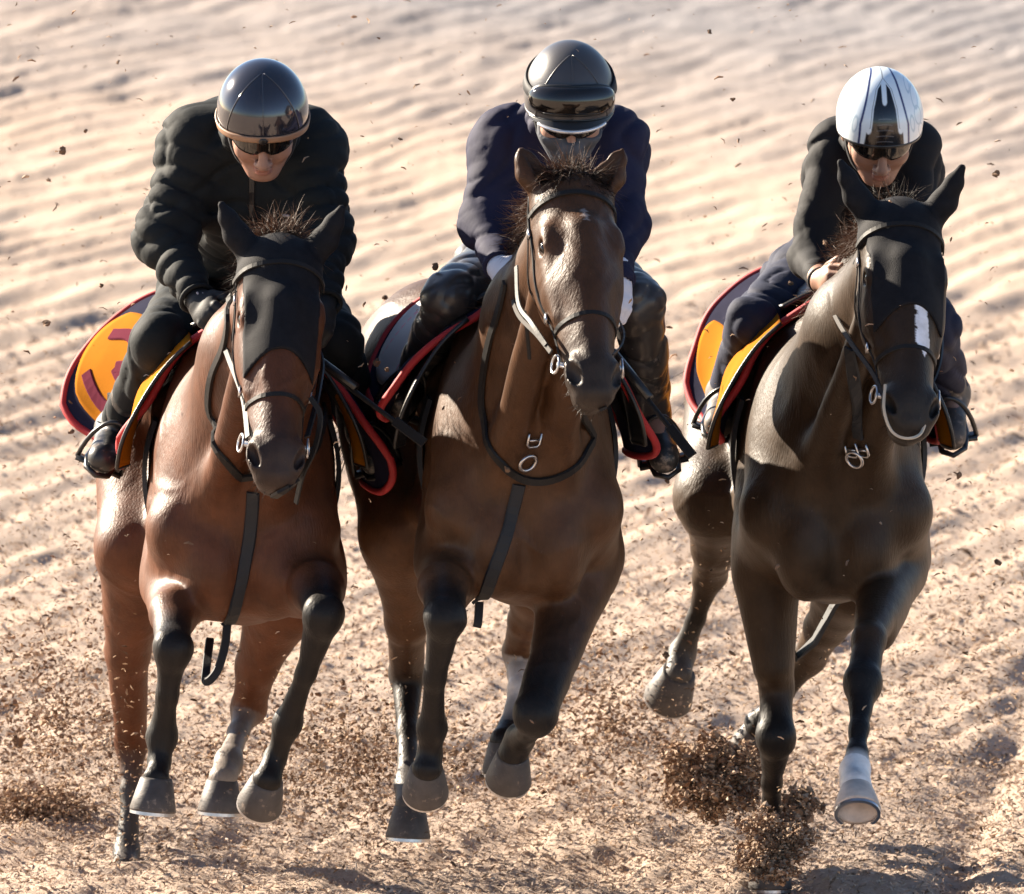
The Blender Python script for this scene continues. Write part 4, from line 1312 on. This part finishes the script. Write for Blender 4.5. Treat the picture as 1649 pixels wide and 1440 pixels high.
    if c.get('seam'):
        for a_ in (-.9, 0, .9):
            MB().tube([helmet_pt(hc, ax, a_, t, r, rim, .0005) for t in np.linspace(.02, .98, 24)], .0018, 6).build('seam', M[c['helmet']], ho)
    for q in (-1, 1):                                       # chin strap
        MB().strap(spline([hl(q * .080, .01, .0), hl(q * .074, .025, -.05), hl(q * .052, .045, -.095), hl(0, .055, -.136)], 5), [s_ * q + f * .3] * 16, .016, .004).build('chin_strap', M['web'], ho)
    if c.get('peak'):
        G = np.array([[helmet_pt(hc, ax, a_, .995, r, rim, .002) + (f * (.026 * w_) - u * (.012 * w_)) * max(0, math.cos(a_ * 1.35)) for w_ in np.linspace(0, 1, 8)] for a_ in np.linspace(-1.15, 1.15, 40)])
        MB().sheet(G, .005).build('peak', M['frame'], ho)
        MB().tube(list(G[6:-6, -1]), .0052, 8).build('peak_edge', M['silver'], ho)
    if c.get('goggles'):
        rows = np.linspace(-1, 1, 40); G = np.zeros((40, 14, 3))
        for i, a_ in enumerate(rows):
            hh = (1 - abs(a_) ** 3.5) ** .5 + .03
            cen = .70; ht = .175 * hh
            for j, b_ in enumerate(np.linspace(-1, 1, 14)):
                t = cen + ht * b_ - (.04 * (1 - abs(a_)) if b_ > 0 else 0) * 0
                bul = .010 + .022 * (1 - b_ * b_) ** .5 * (1 - abs(a_) ** 3) ** .5
                G[i, j] = helmet_pt(hc, ax, a_ * 1.12, t, r, rim, bul)
        g_ = MB().sheet(G, .004).build('goggles', M['lens'], ho)
        MB().tube(list(G[:, 0]) + list(G[::-1, -1]), .006, 8, True).build('goggle_frame', M['frame'], g_)
        G2 = np.array([[helmet_pt(hc, ax, a_, t, r, rim, .004) for t in (.64, .70, .76)] for a_ in np.linspace(1.15, 2 * math.pi - 1.15, 60)])
        MB().sheet(G2, .004).build('goggle_strap', M['web'], g_)
    # sunglasses
    G = np.zeros((41, 9, 3))
    for i, a_ in enumerate(np.linspace(-1.18, 1.18, 41)):
        x = a_ / 1.18
        top = .026 - .006 * x * x; bot = -.017 + .014 * math.exp(-(x / .13) ** 2) + .020 * max(0, abs(x) - .55) ** 1.5 * 2
        for j in range(9):
            d = top + (bot - top) * j / 8
            G[i, j] = hl(math.sin(a_) * .080, .016 + math.cos(a_) * .094 - .10 * abs(d) * .3, d)
    sg_ = MB().sheet(G, .003).build('sunglasses', M['lens'], root)
    MB().tube(list(G[:, 0]), .0038, 8).build('brow_bar', M['frame'], sg_)
    for i in (0, -1):
        MB().tube([G[i, 3], hl((-1 if i == 0 else 1) * .080, .0, .004)], .0035, 6).build('temple', M['frame'], sg_)
    if c.get('mask'):
        mf = Field([p for p in face if not p.sub], .0045, offset=.007)
        def reg(x, y, z):
            qx = x - Hc[0]; qy = y - Hc[1]; qz = z - Hc[2]
            uu = (qx * u[0] + qy * u[1] + qz * u[2]) / k; ff = (qx * f[0] + qy * f[1] + qz * f[2]) / k; ss = (qx * s_[0] + qy * s_[1] + qz * s_[2]) / k
            return np.maximum(uu + .022 + .25 * np.abs(ss), -(ff - .012))
        mf.clip(reg); mv, mq = mf.mesh(); nobj('face_mask', mv, mq, M['mask'], root)
    return root


DEPTH[0] = .25
rider(dict(seed=41, label='person in a puffy black jacket, glossy round black helmet and black gloves', stir=('under the left boot of the rider in the puffy black jacket', 'under the right boot of the rider in the puffy black jacket'),
    head=(423, 190, .18), pitch=R(36), head_yaw=R(2), thick=.018, puff=.013, rings=5.0, crease=.0055, hood=True, steel=False,
    jacket='jacket_black', trousers='trouser_black', boot='boot', boot_h=.35, glove='glove_black', glove_mark=True, knr=.070, anr=.048,
    helmet='helmet_black', hel=(.116, .136, .126), hel_u=.022, rim=(.12, -.45, .12), band=True, seam=True,
    badge=[(462, 347, .012, .003, 'white')],
    j=dict(shL=(318, 238, .45), elL=(264, 385, .32), wrL=(318, 482, .12), shR=(492, 238, .45), elR=(522, 385, .32), wrR=(522, 490, .12),
           chest=(405, 300, .55), pel=(400, 420, 1.05), hipL=(320, 470, 1.02), hipR=(482, 470, 1.02), knL=(256, 548, .52), knR=(540, 548, .52),
           anL=(186, 688, .88), anR=(588, 690, .88), toeL=(166, 738, .70), toeR=(604, 742, .70)),
    handL=(352, 528, -.02), handR=(508, 560, .0)))
DEPTH[0] = 0.0
rider(dict(seed=51, label='person in a navy jacket and grey mask with goggles pushed up on a dark helmet', stir=('under the left boot of the rider in the navy jacket', 'under the right boot of the rider in the navy jacket'),
    head=(917, 163, .16), pitch=R(36), head_yaw=R(3), thick=.010, puff=.004, rings=4.5, crease=.0058, steel=False,
    jacket='jacket_navy', trousers='chaps', boot='boot', boot_h=.55, glove='glove_white', knr=.070, anr=.057,
    helmet='helmet_grey', hel=(.114, .138, .134), hel_u=.018, rim=(.24, -.45, .16), peak=True, goggles=True, seam=True, mask=True,
    j=dict(shL=(818, 235, .45), elL=(786, 360, .32), wrL=(805, 430, .10), shR=(985, 232, .45), elR=(1002, 360, .32), wrR=(996, 450, .10),
           chest=(900, 300, .55), pel=(880, 400, 1.05), hipL=(790, 445, 1.02), hipR=(958, 445, 1.02), knL=(724, 480, .52), knR=(1026, 486, .52),
           anL=(672, 606, .86), anR=(1048, 660, .86), toeL=(645, 650, .68), toeR=(1070, 738, .70)),
    handL=(832, 462, -.05), handR=(994, 520, .0)))
rider(dict(seed=61, label='person in a thin black jacket and white helmet with flame pattern, bare hands', stir=('under the left boot of the rider in the flame patterned helmet', 'under the right boot of the rider in the flame patterned helmet'),
    head=(1416, 200, .80), pitch=R(35), head_yaw=R(4), thick=-.006, puff=.003, rings=3.0, bulk=.01, crease=.0058, steel=False, skin=(.30, .165, .115),
    jacket='jacket_thin', trousers='trouser_navy', boot='boot_brown', boot_h=.25, knr=.068, anr=.052,
    helmet='helmet_print', hel=(.112, .134, .124), hel_u=.020, rim=(.12, -.42, .12), flames=True,
    j=dict(shL=(1352, 240, 1.05), elL=(1300, 415, .90), wrL=(1322, 452, .68), shR=(1466, 245, 1.05), elR=(1482, 390, .9), wrR=(1498, 450, .70),
           chest=(1405, 300, 1.2), pel=(1365, 415, 1.68), hipL=(1292, 455, 1.64), hipR=(1442, 460, 1.64), knL=(1212, 518, 1.14), knR=(1504, 524, 1.14),
           anL=(1170, 630, 1.48), anR=(1530, 630, 1.48), toeL=(1158, 682, 1.30), toeR=(1532, 702, 1.30)),
    handL=(1346, 444, .54), handR=(1506, 500, .58)))

for nm, pts, lab in (('a', [(505, 573, .0), (560, 622, -.08), (662, 698, -.22)], 'black riding crop held across by the rider in the glossy round black helmet'),
                     ('b', [(994, 575, .0), (1040, 640, -.1), (1099, 714, -.22)], 'black riding crop held low by the rider in the navy jacket')):
    DEPTH[0] = .25 if nm == 'a' else 0.0
    q = [P(*p) for p in pts]; DEPTH[0] = 0.0
    rt = empty('riding_crop', q[0]); tag(rt, lab, 'riding crop', 'riding crops')
    sp = spline(q, 8)
    MB().tube(sp, list(np.linspace(.0085, .006, len(sp))), 8).build('shaft', M['leather'], rt)
    e = q[-1]; d = nrm(q[-1] - q[-2])
    MB().tube([q[0] - d * .02, q[0] + d * .16], .011, 8).build('grip', M['frame'], rt)
    MB().strap([e - d * .06, e, e + d * .05], [V3(0, -1, .2)] * 3, .026, .006).build('flap', M['leather'], rt)

# ------------------------------------------------------------------ kicked up dirt
DIRT = [(.30, .19, .12), (.22, .13, .08), (.16, .09, .055), (.38, .26, .17), (.45, .33, .24)]
def splash(name, px, py, Y, r, n, seed, size, label, cols=DIRT):
    g = np.random.default_rng(seed); c = P(px, py, Y)
    d = g.normal(size=(n, 3)); d /= np.linalg.norm(d, axis=1, keepdims=True)
    rad = g.uniform(0, 1, n) ** .55 * (1 + .5 * (g.uniform(size=n) < .08) * g.uniform(0, 1.2, n))
    lump = 1 + .35 * np.sin(d[:, 0] * 5 + seed) * np.cos(d[:, 2] * 6)
    C = c + d * rad[:, None] * lump[:, None] * np.array(r)
    C[:, 2] = np.maximum(C[:, 2], ground_z(C[:, 0], C[:, 1]))
    o = chips(name, C, g.choice(size, n), chip_mat, seed, cols, flat=.7, elong=1.8)
    tag(o, label, 'dirt', kind='stuff')
splash('dirt_splash', 1150, 1252, 1.5, (.135, .14, .10), 9000, 71, [.005, .008, .012, .018], 'dark clump of dirt thrown up behind the planted foreleg of the nearly black horse')
splash('dirt_splash', 1248, 1352, 1.0, (.10, .10, .07), 4200, 72, [.005, .008, .013], 'dirt bursting round the sunk forehoof of the nearly black horse')
splash('dirt_splash', 1238, 1394, .95, (.085, .07, .045), 3600, 75, [.005, .008, .013], 'low heap of dirt in front of the sunk forehoof of the nearly black horse')
splash('dirt_splash', 1285, 1300, 1.35, (.06, .06, .05), 500, 73, [.010, .016, .024], 'small clump of dirt beside the planted foreleg of the nearly black horse')
splash('dirt_splash', 50, 1296, 2.2, (.17, .12, .06), 3200, 74, [.006, .009, .014], 'brown dirt spray at the left edge behind the bay horse')
splash('dust_fan', 575, 1225, 1.6, (.42, .5, .22), 3800, 81, [.004, .007, .010, .014], 'thin fan of dirt thrown back between the bay and the middle horse')
splash('dust_fan', 95, 1160, 2.0, (.36, .5, .34), 3800, 82, [.004, .007, .010, .014], 'thin fan of dirt in the air left of the bay horse')
splash('dust_fan', 985, 1170, 2.2, (.30, .5, .26), 2600, 83, [.004, .007, .010, .014], 'thin fan of dirt between the middle and the nearly black horse')
n = 60000
g = np.random.default_rng(77)
C = np.stack([g.uniform(-1.7, 1.7, n), g.uniform(.9, 5.0, n), .02 + g.exponential(.26, n)], 1)
tag(chips('flying_sand', C, g.choice([.005, .009, .014], n, p=[.4, .4, .2]), chip_mat, 78, [(.55, .37, .23), (.42, .28, .17), (.20, .12, .07), (.10, .06, .035)], flat=.5), 'fine sand and chips hanging in the air behind the horses', 'flying sand', kind='stuff')
n = 1100
C = np.stack([g.uniform(-1.5, 1.5, n), g.uniform(-.5, 4, n), g.uniform(.2, 2.8, n)], 1)
tag(chips('flying_chips', C, g.choice([.007, .011, .017], n), chip_mat, 79, DIRT, flat=.5), 'small chips flying high around the riders', 'flying chips', kind='stuff')

clod0 = None
for i in range(36):
    px, py = [(30, 1192), (78, 290), (115, 695), (190, 100), (340, 1005), (163, 460), (75, 520), (1072, 1055), (775, 1252), (990, 830), (620, 480), (700, 430), (1180, 160)][i] if i < 13 else (g.uniform(10, 1640), g.uniform(10, 1100))
    p = P(px, py, g.uniform(-.6, 2.6)); sz = g.uniform(.006, .012) if i else .02
    V = []; k = MB().ball(p, (sz, sz * .6, sz * .8), nrm(g.normal(size=3))[None, :] * 0 + np.linalg.qr(g.normal(size=(3, 3)))[0], 7, 5)
    vv = np.array(k.V); vv = p + (vv - p) * (1 + g.normal(0, .25, (len(vv), 1)))
    o = nobj('dirt_clod', vv, k.F, M.setdefault('clod', mat('dirt_clod', (.16, .10, .065), .9, 0, .2, (60, .6, .01), var=(50, .3))), None, False, off=p)
    tag(o, 'small dark clod of dirt flying through the air above the track', 'dirt clod', 'flying dirt clods')
